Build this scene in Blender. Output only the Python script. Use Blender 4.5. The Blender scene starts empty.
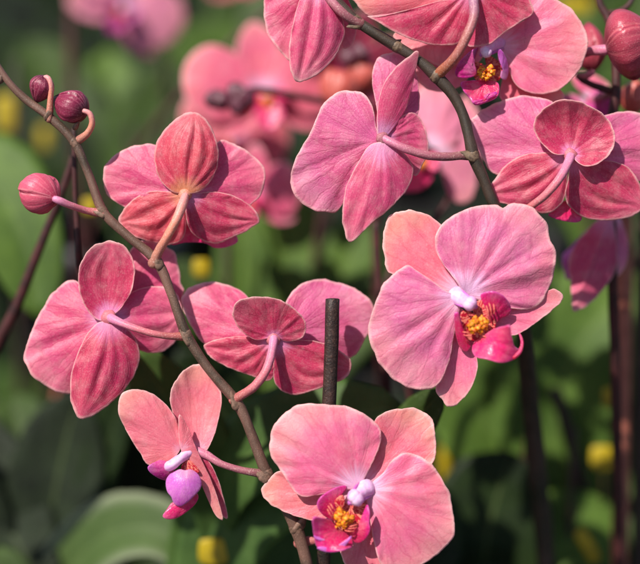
import bpy, math, random
from mathutils import Vector, noise, Matrix
R = math.radians
random.seed(7)
S = bpy.context.scene
C = S.collection

# ------------------------------------------------------------------ camera
D = 0.70                       # metres from the lens to the plane in focus
K = 0.0005                     # metres per photo pixel in that plane
PITCH = R(20)
CAM = Vector((0, 0, 1.45))
FW = Vector((0, math.cos(PITCH), -math.sin(PITCH)))
UP = Vector((0, math.sin(PITCH), math.cos(PITCH)))
RT = Vector((1, 0, 0))

def P(px, py, ymm=0.0):
    """a point seen at photo pixel px,py and ymm millimetres beyond the plane in focus"""
    d = D + ymm * 0.001
    k = K * d / D
    return CAM + RT * ((px - 320) * k) + UP * ((282 - py) * k) + FW * d

cd = bpy.data.cameras.new('camera'); cam = bpy.data.objects.new('camera', cd); C.objects.link(cam)
cam.location = CAM; cam.rotation_euler = (R(90) - PITCH, 0, 0)
cd.sensor_width = 36; cd.lens = 36 * D / (640 * K); cd.clip_start = 0.02; cd.clip_end = 500
cd.dof.use_dof = True; cd.dof.focus_distance = D - 0.001; cd.dof.aperture_fstop = 2.2
S.camera = cam

# ------------------------------------------------------------------ light
SUNV = (RT * -0.46 + UP * 0.70 - FW * 0.72).normalized()
w = bpy.data.worlds.new('World'); S.world = w; w.use_nodes = True
nt = w.node_tree; nt.nodes.clear()
sky = nt.nodes.new('ShaderNodeTexSky'); sky.sky_type = 'NISHITA'; sky.sun_disc = False
sky.sun_elevation = math.asin(SUNV.z); sky.sun_rotation = math.atan2(SUNV.x, SUNV.y)
bg = nt.nodes.new('ShaderNodeBackground'); bg.inputs[1].default_value = 0.09
wo = nt.nodes.new('ShaderNodeOutputWorld')
nt.links.new(sky.outputs[0], bg.inputs[0]); nt.links.new(bg.outputs[0], wo.inputs[0])
ld = bpy.data.lights.new('sun', 'SUN'); ld.energy = 5.0; ld.angle = R(0.8); ld.color = (1, .94, .86)
lo = bpy.data.objects.new('sun', ld); C.objects.link(lo)
lo.rotation_euler = SUNV.to_track_quat('Z', 'Y').to_euler()
S.view_settings.view_transform = 'Standard'; S.view_settings.look = 'None'
S.view_settings.exposure = 0.34; S.view_settings.gamma = 1

# ------------------------------------------------------------------ materials
def lin(c):
    def f(v):
        v /= 255.
        return v / 12.92 if v <= .04045 else ((v + .055) / 1.055) ** 2.4
    return (f(c[0]), f(c[1]), f(c[2]), 1)

class NT:
    def __init__(s, name):
        s.m = bpy.data.materials.new(name); s.m.use_nodes = True; s.t = s.m.node_tree; s.t.nodes.clear()
        s.out = s.n('ShaderNodeOutputMaterial')
    def n(s, typ, **kw):
        nd = s.t.nodes.new(typ)
        for k, v in kw.items(): setattr(nd, k, v)
        return nd
    def put(s, sock, v):
        if isinstance(v, bpy.types.NodeSocket): s.t.links.new(v, sock)
        else: sock.default_value = v
    def math(s, op, a, b=0.0, c=None, clamp=False):
        nd = s.n('ShaderNodeMath', operation=op, use_clamp=clamp)
        s.put(nd.inputs[0], a); s.put(nd.inputs[1], b)
        if c is not None: s.put(nd.inputs[2], c)
        return nd.outputs[0]
    def mix(s, f, a, b, bt='MIX'):
        nd = s.n('ShaderNodeMix', data_type='RGBA', blend_type=bt)
        s.put(nd.inputs[0], f); s.put(nd.inputs[6], a); s.put(nd.inputs[7], b)
        return nd.outputs[2]
    def ramp(s, f, stops, interp='EASE'):
        nd = s.n('ShaderNodeValToRGB'); cr = nd.color_ramp; cr.interpolation = interp
        while len(cr.elements) < len(stops): cr.elements.new(0.5)
        for e, (p, c) in zip(cr.elements, stops): e.position = p; e.color = c
        s.put(nd.inputs[0], f); return nd.outputs[0]
    def noise(s, vec, scale, detail=3, rough=.5, dist=0.0, dims='3D'):
        nd = s.n('ShaderNodeTexNoise', noise_dimensions=dims)
        s.put(nd.inputs['Vector'], vec); nd.inputs['Scale'].default_value = scale
        nd.inputs['Detail'].default_value = detail; nd.inputs['Roughness'].default_value = rough
        nd.inputs['Distortion'].default_value = dist
        return nd.outputs['Fac']
    def vor(s, vec, scale, feature='DISTANCE_TO_EDGE', rnd=1.0):
        nd = s.n('ShaderNodeTexVoronoi', feature=feature)
        s.put(nd.inputs['Vector'], vec); nd.inputs['Scale'].default_value = scale
        nd.inputs['Randomness'].default_value = rnd
        return nd.outputs['Distance']
    def xyz(s, x, y, z=0.0):
        nd = s.n('ShaderNodeCombineXYZ'); s.put(nd.inputs[0], x); s.put(nd.inputs[1], y); s.put(nd.inputs[2], z)
        return nd.outputs[0]
    def rng(s, v, a, b, c, d):
        nd = s.n('ShaderNodeMapRange', clamp=True); s.put(nd.inputs[0], v)
        for i, q in enumerate((a, b, c, d)): nd.inputs[i + 1].default_value = q
        return nd.outputs[0]
    def bump(s, h, strength, dist, nrm=None):
        nd = s.n('ShaderNodeBump'); nd.inputs['Strength'].default_value = strength
        nd.inputs['Distance'].default_value = dist; s.put(nd.inputs['Height'], h)
        if nrm: s.t.links.new(nrm, nd.inputs['Normal'])
        return nd.outputs[0]
    def finish(s, col, rough, nrm=None, trans=0.0, tcol=None, spec=.4, sheen=0.0, coat=0.0):
        b = s.n('ShaderNodeBsdfPrincipled')
        s.put(b.inputs['Base Color'], col); s.put(b.inputs['Roughness'], rough)
        b.inputs['Specular IOR Level'].default_value = spec
        b.inputs['Sheen Weight'].default_value = sheen; b.inputs['Sheen Roughness'].default_value = .4
        b.inputs['Coat Weight'].default_value = coat
        if nrm: s.t.links.new(nrm, b.inputs['Normal'])
        res = b.outputs[0]
        if trans > 0:
            t = s.n('ShaderNodeBsdfTranslucent'); s.put(t.inputs[0], tcol if tcol is not None else col)
            if nrm: s.t.links.new(nrm, t.inputs['Normal'])
            mx = s.n('ShaderNodeMixShader'); mx.inputs[0].default_value = trans
            s.t.links.new(res, mx.inputs[1]); s.t.links.new(t.outputs[0], mx.inputs[2]); res = mx.outputs[0]
        s.t.links.new(res, s.out.inputs[0]); return s.m

def petal_mat(name, c_base, c_mid, c_edge, c_vein, c_blush, c_rim, vein=.5, blush=.5, trans=.36, bumpk=1.0, base_r=.16, tboost=(255, 190, 200), rough=.46):
    t = NT(name)
    uv = t.n('ShaderNodeUVMap', uv_map='vein'); sp = t.n('ShaderNodeSeparateXYZ'); t.t.links.new(uv.outputs[0], sp.inputs[0])
    U, V = sp.outputs[0], sp.outputs[1]
    uv2 = t.n('ShaderNodeUVMap', uv_map='rim'); sp2 = t.n('ShaderNodeSeparateXYZ'); t.t.links.new(uv2.outputs[0], sp2.inputs[0])
    RM = sp2.outputs[0]
    oi = t.n('ShaderNodeObjectInfo'); rnd = oi.outputs['Random']
    tc = t.n('ShaderNodeTexCoord'); OB = tc.outputs['Object']
    z = t.math('MULTIPLY', rnd, 37.0)
    wob = t.noise(OB, 90, 2)
    Uw = t.math('ADD', U, t.math('MULTIPLY', t.math('SUBTRACT', wob, .5), .05))
    # main veins fan out of the base, fine veins net between them
    v1 = t.vor(t.xyz(t.math('MULTIPLY', Uw, 17), t.math('MULTIPLY', V, 1.6), z), 1.0)
    v2 = t.vor(t.xyz(t.math('MULTIPLY', Uw, 42), t.math('MULTIPLY', V, 7.0), z), 1.0)
    l1 = t.rng(v1, 0.0, 0.075, .6, 0.0); l2 = t.rng(v2, 0.0, 0.11, .62, 0.0)
    fade = t.rng(V, .05, .35, .25, 1.0)
    streak = t.noise(t.xyz(t.math('MULTIPLY', Uw, 30), t.math('MULTIPLY', V, 1.3), z), 1.0, 4, .6)
    mott = t.noise(OB, 150, 4, .65); mott2 = t.noise(OB, 45, 2)
    fine = t.noise(OB, 1500, 2, .6); fine2 = t.vor(OB, 900, 'F1')
    vw = t.math('ADD', V, t.math('MULTIPLY', t.math('SUBTRACT', streak, .5), .25))
    base = t.ramp(vw, [(0.0, lin(c_base)), (base_r * .5, lin(c_base)), (base_r * 2.0, lin(c_mid)), (.62, lin(c_mid)), (1.0, lin(c_edge))])
    bl = t.math('MULTIPLY', t.rng(mott2, .40, .70, 0, 1), blush)
    base = t.mix(bl, base, lin(c_blush))
    base = t.mix(t.math('MULTIPLY', t.rng(streak, .52, .9, 0, 1), vein * .22), base, lin(c_vein))
    base = t.mix(t.math('MULTIPLY', t.math('MULTIPLY', l1, fade), vein), base, lin(c_vein))
    base = t.mix(t.math('MULTIPLY', t.math('MULTIPLY', l2, fade), vein * .42), base, lin(c_vein))
    base = t.mix(t.rng(mott, .45, .7, 0, .16), base, lin((255, 225, 215)))
    base = t.mix(t.rng(fine, .52, .75, 0, .20), base, lin((255, 215, 215)))
    base = t.mix(t.rng(fine, .25, .45, .08, 0), base, lin(c_vein))
    rimw = t.math('ADD', RM, t.math('MULTIPLY', t.math('SUBTRACT', mott, .5), .07))
    base = t.mix(t.rng(rimw, .94, .998, 0, .75), base, lin(c_rim))
    h = t.math('SUBTRACT', t.math('MULTIPLY', streak, .8), t.math('ADD', t.math('MULTIPLY', l1, .45), t.math('MULTIPLY', l2, .28)))
    nb = t.bump(h, .42 * bumpk, .0005)
    nb = t.bump(t.math('ADD', fine, t.math('MULTIPLY', fine2, .4)), .30 * bumpk, .0003, nb)
    tcol = t.mix(.45, base, lin(tboost))
    return t.finish(base, rough, nb, trans, tcol, spec=.42, sheen=.12)

M = {}
RIM = (250, 205, 200)
M['front'] = petal_mat('petal_front', (248, 204, 238), (238, 114, 158), (248, 164, 170), (206, 60, 104), (244, 132, 138), RIM, .42, .5)
M['front_mauve'] = petal_mat('petal_front_mauve', (248, 204, 242), (222, 112, 164), (238, 150, 172), (190, 66, 116), (238, 130, 142), RIM, .5, .4, bumpk=1.45)
M['front_salmon'] = petal_mat('sepal_front_salmon', (246, 190, 216), (240, 116, 140), (248, 170, 156), (212, 62, 88), (244, 146, 128), RIM, .4, .6)
M['front_side'] = petal_mat('petal_front_side', (244, 170, 196), (240, 122, 142), (248, 170, 158), (206, 66, 92), (246, 150, 132), RIM, .35, .5, base_r=.06)
M['back'] = petal_mat('petal_back', (236, 164, 214), (214, 74, 126), (234, 128, 156), (154, 22, 74), (226, 92, 116), RIM, .5, .35, base_r=.15)
M['back_deep'] = petal_mat('sepal_back', (236, 150, 204), (196, 48, 96), (220, 92, 126), (128, 10, 54), (216, 80, 96), RIM, .55, .4, base_r=.13)
M['back_peach'] = petal_mat('sepal_back_peach', (236, 156, 110), (206, 60, 92), (232, 112, 126), (142, 16, 50), (226, 100, 94), RIM, .55, .45, base_r=.14)
M['back_mauve'] = petal_mat('petal_back_mauve', (240, 110, 170), (216, 98, 152), (234, 148, 182), (166, 36, 88), (222, 100, 120), RIM, .5, .35, base_r=.12, bumpk=1.5)
M['far_pink'] = petal_mat('petal_far_pink', (240, 190, 224), (228, 100, 134), (240, 136, 150), (204, 50, 96), (240, 110, 112), RIM, .3, .5)
M['light_pink'] = petal_mat('petal_light_pink', (246, 210, 240), (246, 150, 184), (248, 164, 176), (220, 90, 130), (248, 170, 180), RIM, .25, .3)
M['lip_magenta'] = petal_mat('lip_magenta', (200, 20, 60), (230, 20, 104), (222, 36, 140), (150, 4, 50), (240, 34, 110), (228, 96, 190), .5, .4, base_r=.12, trans=.3, bumpk=.8, rough=.26)
M['lip_hot'] = petal_mat('lip_hot_pink', (214, 20, 70), (240, 34, 120), (240, 60, 140), (190, 6, 70), (250, 60, 130), (250, 120, 190), .35, .4, base_r=.1, trans=.35, bumpk=.8, rough=.22)
M['lip_violet'] = petal_mat('lip_violet', (232, 150, 190), (214, 110, 204), (196, 70, 180), (160, 30, 130), (206, 110, 216), (226, 150, 226), .3, .4, base_r=.2, trans=.3, bumpk=.8, rough=.28)
M['lip_purple'] = petal_mat('lip_purple', (206, 20, 80), (196, 18, 130), (170, 20, 150), (130, 0, 80), (190, 30, 160), (214, 90, 200), .3, .4, base_r=.1, trans=.25, bumpk=.8, rough=.28)

def striped_mat(name, pale, red):
    t = NT(name); uv = t.n('ShaderNodeUVMap', uv_map='vein'); sp = t.n('ShaderNodeSeparateXYZ'); t.t.links.new(uv.outputs[0], sp.inputs[0])
    tc = t.n('ShaderNodeTexCoord')
    n = t.noise(t.xyz(t.math('MULTIPLY', sp.outputs[0], 26), t.math('MULTIPLY', sp.outputs[1], 3)), 1.0, 3, .6)
    spk = t.noise(tc.outputs['Object'], 900, 3, .6)
    f = t.rng(t.math('ADD', t.math('MULTIPLY', n, .7), t.math('MULTIPLY', spk, .3)), .47, .52, 0, 1)
    return t.finish(t.mix(f, lin(pale), lin(red)), .5, t.bump(spk, .3, .0003), .25)
M['throat'] = striped_mat('lip_throat', (240, 140, 120), (190, 10, 50))

def simple_mat(name, a, b, scale, rough=.5, bumpk=.3, bd=.0005, trans=0.0, spec=.4, lo=.4, hi=.65, coat=0.0, fine=None):
    t = NT(name); tc = t.n('ShaderNodeTexCoord')
    n = t.noise(tc.outputs['Object'], scale, 4, .6)
    col = t.mix(t.rng(n, lo, hi, 0, 1), lin(a), lin(b))
    if fine:
        f = t.noise(tc.outputs['Object'], fine[0], 2, .6)
        col = t.mix(t.rng(f, .55, .7, 0, fine[1]), col, lin(fine[2]))
        n = t.math('ADD', n, f)
    return t.finish(col, rough, t.bump(n, bumpk, bd), trans, None, spec, 0, coat)
M['callus'] = simple_mat('callus_yellow', (240, 160, 30), (190, 50, 20), 900, .4, .8, .0006, lo=.42, hi=.6)
M['column'] = simple_mat('column_lilac', (252, 216, 244), (238, 166, 222), 200, .34, .3, .0003, .3, fine=(1500, .3, (250, 225, 250)))
M['stem'] = simple_mat('stem_brown', (112, 84, 76), (84, 62, 56), 220, .55, .5, .0004, fine=(2200, .35, (150, 120, 106)))
M['stem_left'] = simple_mat('stem_rosy_brown', (112, 80, 68), (62, 50, 38), 38, .52, .5, .0004, fine=(2200, .38, (176, 138, 122)))
M['stem_dark'] = simple_mat('stem_dark_green', (66, 50, 42), (38, 36, 26), 45, .5, .5, .0004, fine=(2200, .35, (116, 100, 76)))
M['bract'] = simple_mat('bract_dry', (128, 98, 82), (74, 56, 44), 500, .6, .4, .0004)
M['bract_dark'] = simple_mat('bract_dark', (118, 96, 76), (70, 50, 40), 500, .6, .4, .0004)
M['stem_far'] = simple_mat('stem_far', (74, 34, 34), (50, 26, 26), 120, .6)
def pedicel_mat(name, a, b, c):
    t = NT(name); uv = t.n('ShaderNodeUVMap', uv_map='vein'); sp = t.n('ShaderNodeSeparateXYZ'); t.t.links.new(uv.outputs[0], sp.inputs[0])
    tc = t.n('ShaderNodeTexCoord')
    n = t.noise(tc.outputs['Object'], 200, 3); s_ = t.noise(t.xyz(t.math('MULTIPLY', sp.outputs[0], 8), t.math('MULTIPLY', sp.outputs[1], 2)), 1.0, 3)
    col = t.ramp(t.math('ADD', sp.outputs[1], t.math('MULTIPLY', t.math('SUBTRACT', n, .5), .3)), [(0, lin(a)), (.5, lin(b)), (1, lin(c))])
    col = t.mix(t.rng(s_, .5, .7, 0, .35), col, lin((150, 50, 70)))
    f = t.noise(tc.outputs['Object'], 1400, 2)
    col = t.mix(t.rng(f, .55, .7, 0, .3), col, lin((255, 220, 205)))
    return t.finish(col, .45, t.bump(t.math('ADD', s_, f), .35, .0004), .12)
M['ped_peach'] = pedicel_mat('pedicel_peach', (170, 112, 96), (222, 140, 116), (226, 150, 150))
M['ped_pink'] = pedicel_mat('pedicel_pink', (170, 92, 86), (206, 112, 124), (216, 132, 170))
M['ped_mauve'] = pedicel_mat('pedicel_mauve', (128, 80, 80), (170, 98, 112), (208, 118, 150))
M['ped_olive'] = pedicel_mat('pedicel_olive', (160, 90, 60), (170, 100, 96), (176, 120, 150))

def bud_mat(name, a, b, c):
    t = NT(name); uv = t.n('ShaderNodeUVMap', uv_map='vein'); sp = t.n('ShaderNodeSeparateXYZ'); t.t.links.new(uv.outputs[0], sp.inputs[0])
    tc = t.n('ShaderNodeTexCoord')
    U, V = sp.outputs[0], sp.outputs[1]
    s_ = t.noise(t.xyz(t.math('MULTIPLY', t.math('SINE', t.math('MULTIPLY', U, 6.28318)), 9), t.math('MULTIPLY', V, 1.6), t.math('MULTIPLY', t.math('COSINE', t.math('MULTIPLY', U, 6.28318)), 9)), 1.0, 4, .65)
    col = t.ramp(V, [(0, lin(b)), (.25, lin(a)), (.8, lin(a)), (1, lin(b))])
    col = t.mix(t.rng(s_, .5, .7, 0, .5), col, lin(b))
    col = t.mix(t.rng(s_, .3, .44, .4, 0), col, lin(c))
    uv2 = t.n('ShaderNodeUVMap', uv_map='rim'); sp2 = t.n('ShaderNodeSeparateXYZ'); t.t.links.new(uv2.outputs[0], sp2.inputs[0])
    col = t.mix(t.rng(sp2.outputs[0], .0, .035, .75, 0), col, lin(b))
    col = t.mix(t.math('MULTIPLY', t.rng(sp2.outputs[0], .03, .05, 0, 1), t.rng(sp2.outputs[0], .05, .085, .5, 0)), col, lin(c))
    f = t.noise(tc.outputs['Object'], 1400, 2)
    col = t.mix(t.rng(f, .55, .7, 0, .15), col, lin((255, 190, 190)))
    return t.finish(col, .38, t.bump(t.math('ADD', s_, t.math('MULTIPLY', f, .5)), .5, .0005), .12, spec=.5)
M['bud_dark'] = bud_mat('bud_dark', (136, 38, 70), (78, 10, 36), (206, 120, 140))
M['bud_pink'] = bud_mat('bud_pink', (214, 88, 114), (150, 32, 66), (238, 160, 166))
M['bud_rose'] = bud_mat('bud_rose', (176, 64, 84), (124, 34, 52), (206, 110, 116))
M['bud_orange'] = bud_mat('bud_orange', (196, 88, 76), (150, 44, 50), (226, 136, 116))
M['bud_far'] = bud_mat('bud_far', (90, 34, 52), (56, 18, 30), (170, 120, 140))

def leaf_mat(name, a, b, rim=None, rough=.55):
    t = NT(name); uv = t.n('ShaderNodeUVMap', uv_map='vein'); sp = t.n('ShaderNodeSeparateXYZ'); t.t.links.new(uv.outputs[0], sp.inputs[0])
    tc = t.n('ShaderNodeTexCoord'); U, V = sp.outputs[0], sp.outputs[1]
    n = t.noise(tc.outputs['Object'], 30, 4, .6)
    st = t.noise(t.xyz(t.math('MULTIPLY', U, 40), t.math('MULTIPLY', V, 2)), 1.0, 3, .6)
    col = t.mix(t.rng(n, .35, .65, 0, 1), lin(a), lin(b))
    col = t.mix(t.rng(st, .45, .7, 0, .35), col, lin(b))
    mid = t.math('ABSOLUTE', t.math('SUBTRACT', U, .5))
    col = t.mix(t.rng(mid, 0, .02, .18, 0), col, lin((150, 170, 100)))
    if rim: col = t.mix(t.rng(mid, .3, .5, 0, .8), col, lin(rim))  # paints a pale reflection into the colour toward the blade edges
    sp_ = t.noise(tc.outputs['Object'], 500, 3, .7)
    col = t.mix(t.rng(sp_, .62, .72, 0, .3), col, lin((150, 160, 130)))
    return t.finish(col, rough, t.bump(t.math('ADD', st, n), .25, .001), .15, None, .18)
M['leaf_dark'] = leaf_mat('leaf_dark_green', (38, 54, 22), (22, 34, 15))
M['leaf_near'] = leaf_mat('leaf_near_green', (78, 104, 50), (56, 80, 38))
M['leaf_mid'] = leaf_mat('leaf_mid_green', (60, 82, 28), (40, 56, 22))
M['leaf_light'] = leaf_mat('leaf_light_green', (88, 114, 44), (62, 86, 32))
M['leaf_grey'] = leaf_mat('leaf_grey_green', (44, 54, 36), (26, 32, 22))
M['leaf_pale'] = leaf_mat('leaf_painted_edge_sheen', (78, 98, 52), (64, 84, 42), (138, 144, 118))  # last colour is the light reflected along the arching leaf, painted in
M['pot'] = simple_mat('pot_black_plastic', (34, 34, 36), (22, 22, 24), 40, .45, .2)
M['bark'] = simple_mat('potting_bark', (96, 66, 44), (48, 34, 26), 90, .9, 1.0, .004)
M['ground'] = simple_mat('dark_ground', (44, 42, 40), (24, 24, 26), 6, .9, .8, .01, fine=(60, .4, (92, 82, 72)))
M['stake_dark'] = simple_mat('stake_dark_brown', (54, 36, 30), (32, 22, 20), 160, .55, .7, .0005, fine=(900, .3, (120, 86, 72)))
M['stake_red'] = simple_mat('stake_red_brown', (166, 98, 80), (130, 70, 56), 90, .6, .5)
M['yellow'] = simple_mat('yellow_plastic', (176, 152, 16), (146, 126, 14), 30, .45, .2, trans=.15)

# ------------------------------------------------------------------ objects
def setp(o, label=None, cat=None, group=None, kind=None):
    if label: o['label'] = label
    if cat: o['category'] = cat
    if group: o['group'] = group
    if kind: o['kind'] = kind
    return o

def empty(name, loc, label, cat, group=None):
    o = bpy.data.objects.new(name, None); C.objects.link(o); o.location = loc
    o.empty_display_size = .02
    o['wloc'] = tuple(loc)
    return setp(o, label, cat, group)

class MB:
    """collects surfaces in world space and links them as one mesh object"""
    def __init__(s): s.v = []; s.f = []; s.m = []; s.uv = []; s.rim = []; s.mats = []
    def mi(s, key):
        if key not in s.mats: s.mats.append(key)
        return s.mats.index(key)
    def add(s, vs, fs, uvs, rims, ms):
        o = len(s.v); s.v += vs; s.f += [tuple(i + o for i in f) for f in fs]; s.uv += uvs; s.rim += rims; s.m += ms
    def build(s, name, parent=None, origin=None, label=None):
        if origin is None: origin = s.v[0]
        origin = Vector(origin)
        me = bpy.data.meshes.new(name)
        me.from_pydata([tuple(Vector(q) - origin) for q in s.v], [], s.f)
        for k in s.mats: me.materials.append(M[k])
        me.polygons.foreach_set('material_index', s.m)
        me.polygons.foreach_set('use_smooth', [True] * len(s.f))
        for nm, src in (('vein', s.uv), ('rim', s.rim)):
            l = me.uv_layers.new(name=nm); buf = []
            for lp in me.loops:
                u = src[lp.vertex_index]; buf += [u[0], u[1]]
            l.data.foreach_set('uv', buf)
        me.update()
        o = bpy.data.objects.new(name, me); C.objects.link(o)
        pw = Vector(parent['wloc']) if parent else Vector((0, 0, 0))
        o.location = origin - pw; o['wloc'] = tuple(origin)
        if parent: o.parent = parent
        if label: o['label'] = label
        return o

def spline(pts, n, closed=False):
    """even samples of a Catmull-Rom curve through points of any dimension"""
    L = [tuple(p) for p in pts]; N = len(L); out = []
    seg = N if closed else N - 1; sub = 14
    for i in range(seg):
        if closed: a, b, c, d = L[i - 1], L[i], L[(i + 1) % N], L[(i + 2) % N]
        else: a, b, c, d = L[max(i - 1, 0)], L[i], L[i + 1], L[min(i + 2, N - 1)]
        for k in range(sub):
            t = k / sub
            out.append(tuple(.5 * (2 * q + (r - p) * t + (2 * p - 5 * q + 4 * r - s) * t * t + (3 * q - p - 3 * r + s) * t ** 3) for p, q, r, s in zip(a, b, c, d)))
    out.append(L[0] if closed else L[-1])
    cum = [0]
    for i in range(1, len(out)): cum.append(cum[-1] + math.dist(out[i][:3], out[i - 1][:3]))
    T = cum[-1]; res = []; j = 0
    for i in range(n):
        q = T * i / (n if closed else n - 1)
        while j < len(cum) - 2 and cum[j + 1] < q: j += 1
        dd = cum[j + 1] - cum[j]; t = 0 if dd < 1e-9 else min(1, (q - cum[j]) / dd)
        res.append(tuple(x + (y - x) * t for x, y in zip(out[j], out[j + 1])))
    return res

def sheet(mb, base, outline, mats, y0=0, T=0, S_=0, Cc=0, B=0, G=0, ruf=.8, wr=.35, rg=0, rn=9, th=.45, lens=False, tip=None, xf=P, na=120, nr=20, edge=1, seed=None, Kk=0, scale=1.0):
    """a thin petal-like solid. outline in x,y; depth in mm from a smooth function; mats = (side toward the viewer, far side)"""
    if seed is None: seed = random.random() * 50
    if na > 60: Cc *= 1.25; Kk *= 1.35; rg *= 1.5; wr *= 1.1; G *= 1.25
    bx, by = base
    ring = spline([base] + list(outline), na, closed=True)
    cx = sum(p[0] for p in ring) / na; cy = sum(p[1] for p in ring) / na
    mx = bx + (cx - bx) * .6; my = by + (cy - by) * .6
    if tip is None: tip = max(ring, key=lambda p: math.dist(p, base))
    ax, ay = tip[0] - bx, tip[1] - by; L = math.hypot(ax, ay); ax /= L; ay /= L
    Wd = max(abs(-(p[0] - bx) * ay + (p[1] - by) * ax) for p in ring)
    vs = []; uv = []; rim = []
    def pt(x, y, r, a):
        u = ((x - bx) * ax + (y - by) * ay) / L; v = (-(x - bx) * ay + (y - by) * ax) / Wd
        rho = math.hypot(x - bx, y - by) / L
        d = y0 + T * u + S_ * v + Cc * v * v + B * u * u + Kk * 4 * u * (1 - u)
        if G: d += G * math.exp(-(v / .13) ** 2) * min(1, rho * 2.5) * (1 - .5 * rho)
        th_ = math.atan2(v * Wd, max(u * L, -1e9))
        if rg: 
            vv = v / max(.25, math.sin(math.pi * min(.93, max(.1, u)))) if lens else th_ * 1.1
            d += rg * math.sin(vv * rn + seed + 2 * noise.noise((vv * 2, u * 2, seed))) * min(1, rho * 2) * (1 - r ** 4)
        if ruf: d += ruf * r ** 3 * noise.noise((math.cos(a) * 2.3, math.sin(a) * 2.3, seed)) * 1.6 + ruf * .45 * r ** 6 * noise.noise((math.cos(a) * 7, math.sin(a) * 7, seed + 9))
        if wr:
            q = (th_ * 5.0, rho * 1.6, seed)
            d += wr * 1.5 * noise.noise(q) * min(1, rho * 2) + wr * .7 * noise.noise((th_ * 13, rho * 4, seed + 3)) * min(1, rho * 1.6) * min(1, .3 + r)
        if lens: U = .5 + .5 * v / max(.22, math.sin(math.pi * min(.94, max(.08, u))))
        else: U = .5 + th_ / math.pi * .9
        return d, (U, max(0, rho))
    pts = [(mx, my, 0, 0)]
    for j in range(1, nr + 1):
        r = 1 - (1 - j / nr) ** 1.25
        for i in range(na):
            a = 2 * math.pi * i / na
            jit = 1.0
            if r > .9: 
                q = math.cos(a) * 4.2, math.sin(a) * 4.2
                jit = 1 + (.026 * noise.noise((q[0], q[1], seed)) + .010 * noise.noise((q[0] * 3.1, q[1] * 3.1, seed + 5))) * (r - .9) * 10 * (edge if na > 60 else 0)
            pts.append((mx + (ring[i][0] - mx) * r * jit, my + (ring[i][1] - my) * r * jit, r, a))
    for x, y, r, a in pts:
        d, U = pt(x, y, r, a); vs.append(Vector(xf(x, y, d))); uv.append(U); rim.append((r, 0))
    fs = []
    for i in range(na): fs.append((0, 1 + i, 1 + (i + 1) % na))
    for j in range(nr - 1):
        o1 = 1 + j * na; o2 = o1 + na
        for i in range(na):
            k = (i + 1) % na; fs.append((o1 + i, o2 + i, o2 + k, o1 + k))
    nm = [Vector() for _ in vs]
    for f in fs:
        n = (vs[f[1]] - vs[f[0]]).cross(vs[f[2]] - vs[f[0]])
        for q in f: nm[q] += n
    # orient to the viewer side
    c0 = Vector(xf(mx, my, 0)); c1 = Vector(xf(mx, my, -1)); tow = c1 - c0
    tot = sum((n.dot(tow) for n in nm))
    if tot < 0: fs = [tuple(reversed(f)) for f in fs]; nm = [-n for n in nm]
    nv = len(vs); out = []; h = th * .0005 * scale
    A = []; Bk = []
    for q, n, (x, y, r, a) in zip(vs, nm, pts):
        n = n.normalized() if n.length > 0 else tow.normalized()
        e = h * math.sqrt(max(0, 1 - max(0, (r - .9) / .1) ** 2 * .75)) * (1.6 - .6 * min(1, r * 1.2))
        A.append(q + n * e); Bk.append(q - n * e)
    F = list(fs) + [tuple(i + nv for i in reversed(f)) for f in fs]
    ms = [mb.mi(mats[0])] * len(fs) + [mb.mi(mats[1])] * len(fs)
    o = 1 + (nr - 1) * na
    for i in range(na):
        k = (i + 1) % na
        q = (o + i, o + i + nv, o + k + nv, o + k)
        F.append(q if tot >= 0 else tuple(reversed(q))); ms.append(mb.mi(mats[0]))
    mb.add(A + Bk, F, uv + uv, rim + rim, ms)

def tube(mb, path, mat, n=40, sides=14, rough=.04, xf=P, uvflip=False, flat=1.0):
    """path: (px, py, ymm, radius mm)"""
    sm = spline(path, n); pts = [Vector(xf(*p[:3])) for p in sm]; vs = []; uv = []; fs = []
    ref = None; sd = random.random() * 99
    for i, (p, s) in enumerate(zip(pts, sm)):
        t = (pts[min(i + 1, n - 1)] - pts[max(i - 1, 0)]).normalized()
        if ref is None: ref = t.orthogonal().normalized()
        ref = (ref - t * ref.dot(t)).normalized(); b = t.cross(ref)
        for k in range(sides):
            a = 2 * math.pi * k / sides
            rr = s[3] * .001 * (1 + rough * 2 * noise.noise((math.cos(a) * 1.5, math.sin(a) * 1.5 + sd, i * .35)))
            vs.append(p + (ref * math.cos(a) + b * math.sin(a) * flat) * rr); uv.append((k / sides, i / (n - 1)))
    for i in range(n - 1):
        for k in range(sides):
            q = (k + 1) % sides; fs.append((i * sides + k, i * sides + q, (i + 1) * sides + q, (i + 1) * sides + k))
    # rounded caps
    for end in (0, n - 1):
        t = (pts[1] - pts[0]).normalized() * -1 if end == 0 else (pts[-1] - pts[-2]).normalized()
        r = sm[end][3] * .001; base = end * sides; prev = base
        for st in (1, 2):
            ang = st * math.pi / 5.5; s0 = len(vs)
            for k in range(sides):
                vs.append(pts[end] + (vs[base + k] - pts[end]) * math.cos(ang) + t * r * math.sin(ang) * .8); uv.append((k / sides, 0 if end == 0 else 1))
            for k in range(sides):
                q = (k + 1) % sides; f = (prev + k, prev + q, s0 + q, s0 + k); fs.append(f if end else tuple(reversed(f)))
            prev = s0
        vs.append(pts[end] + t * r * .82); uv.append((0, 0 if end == 0 else 1)); c = len(vs) - 1
        for k in range(sides):
            q = (k + 1) % sides; f = (prev + k, prev + q, c); fs.append(f if end else tuple(reversed(f)))
    mb.add(vs, fs, uv, [(0, 0)] * len(vs), [mb.mi(mat)] * len(fs))

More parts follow.
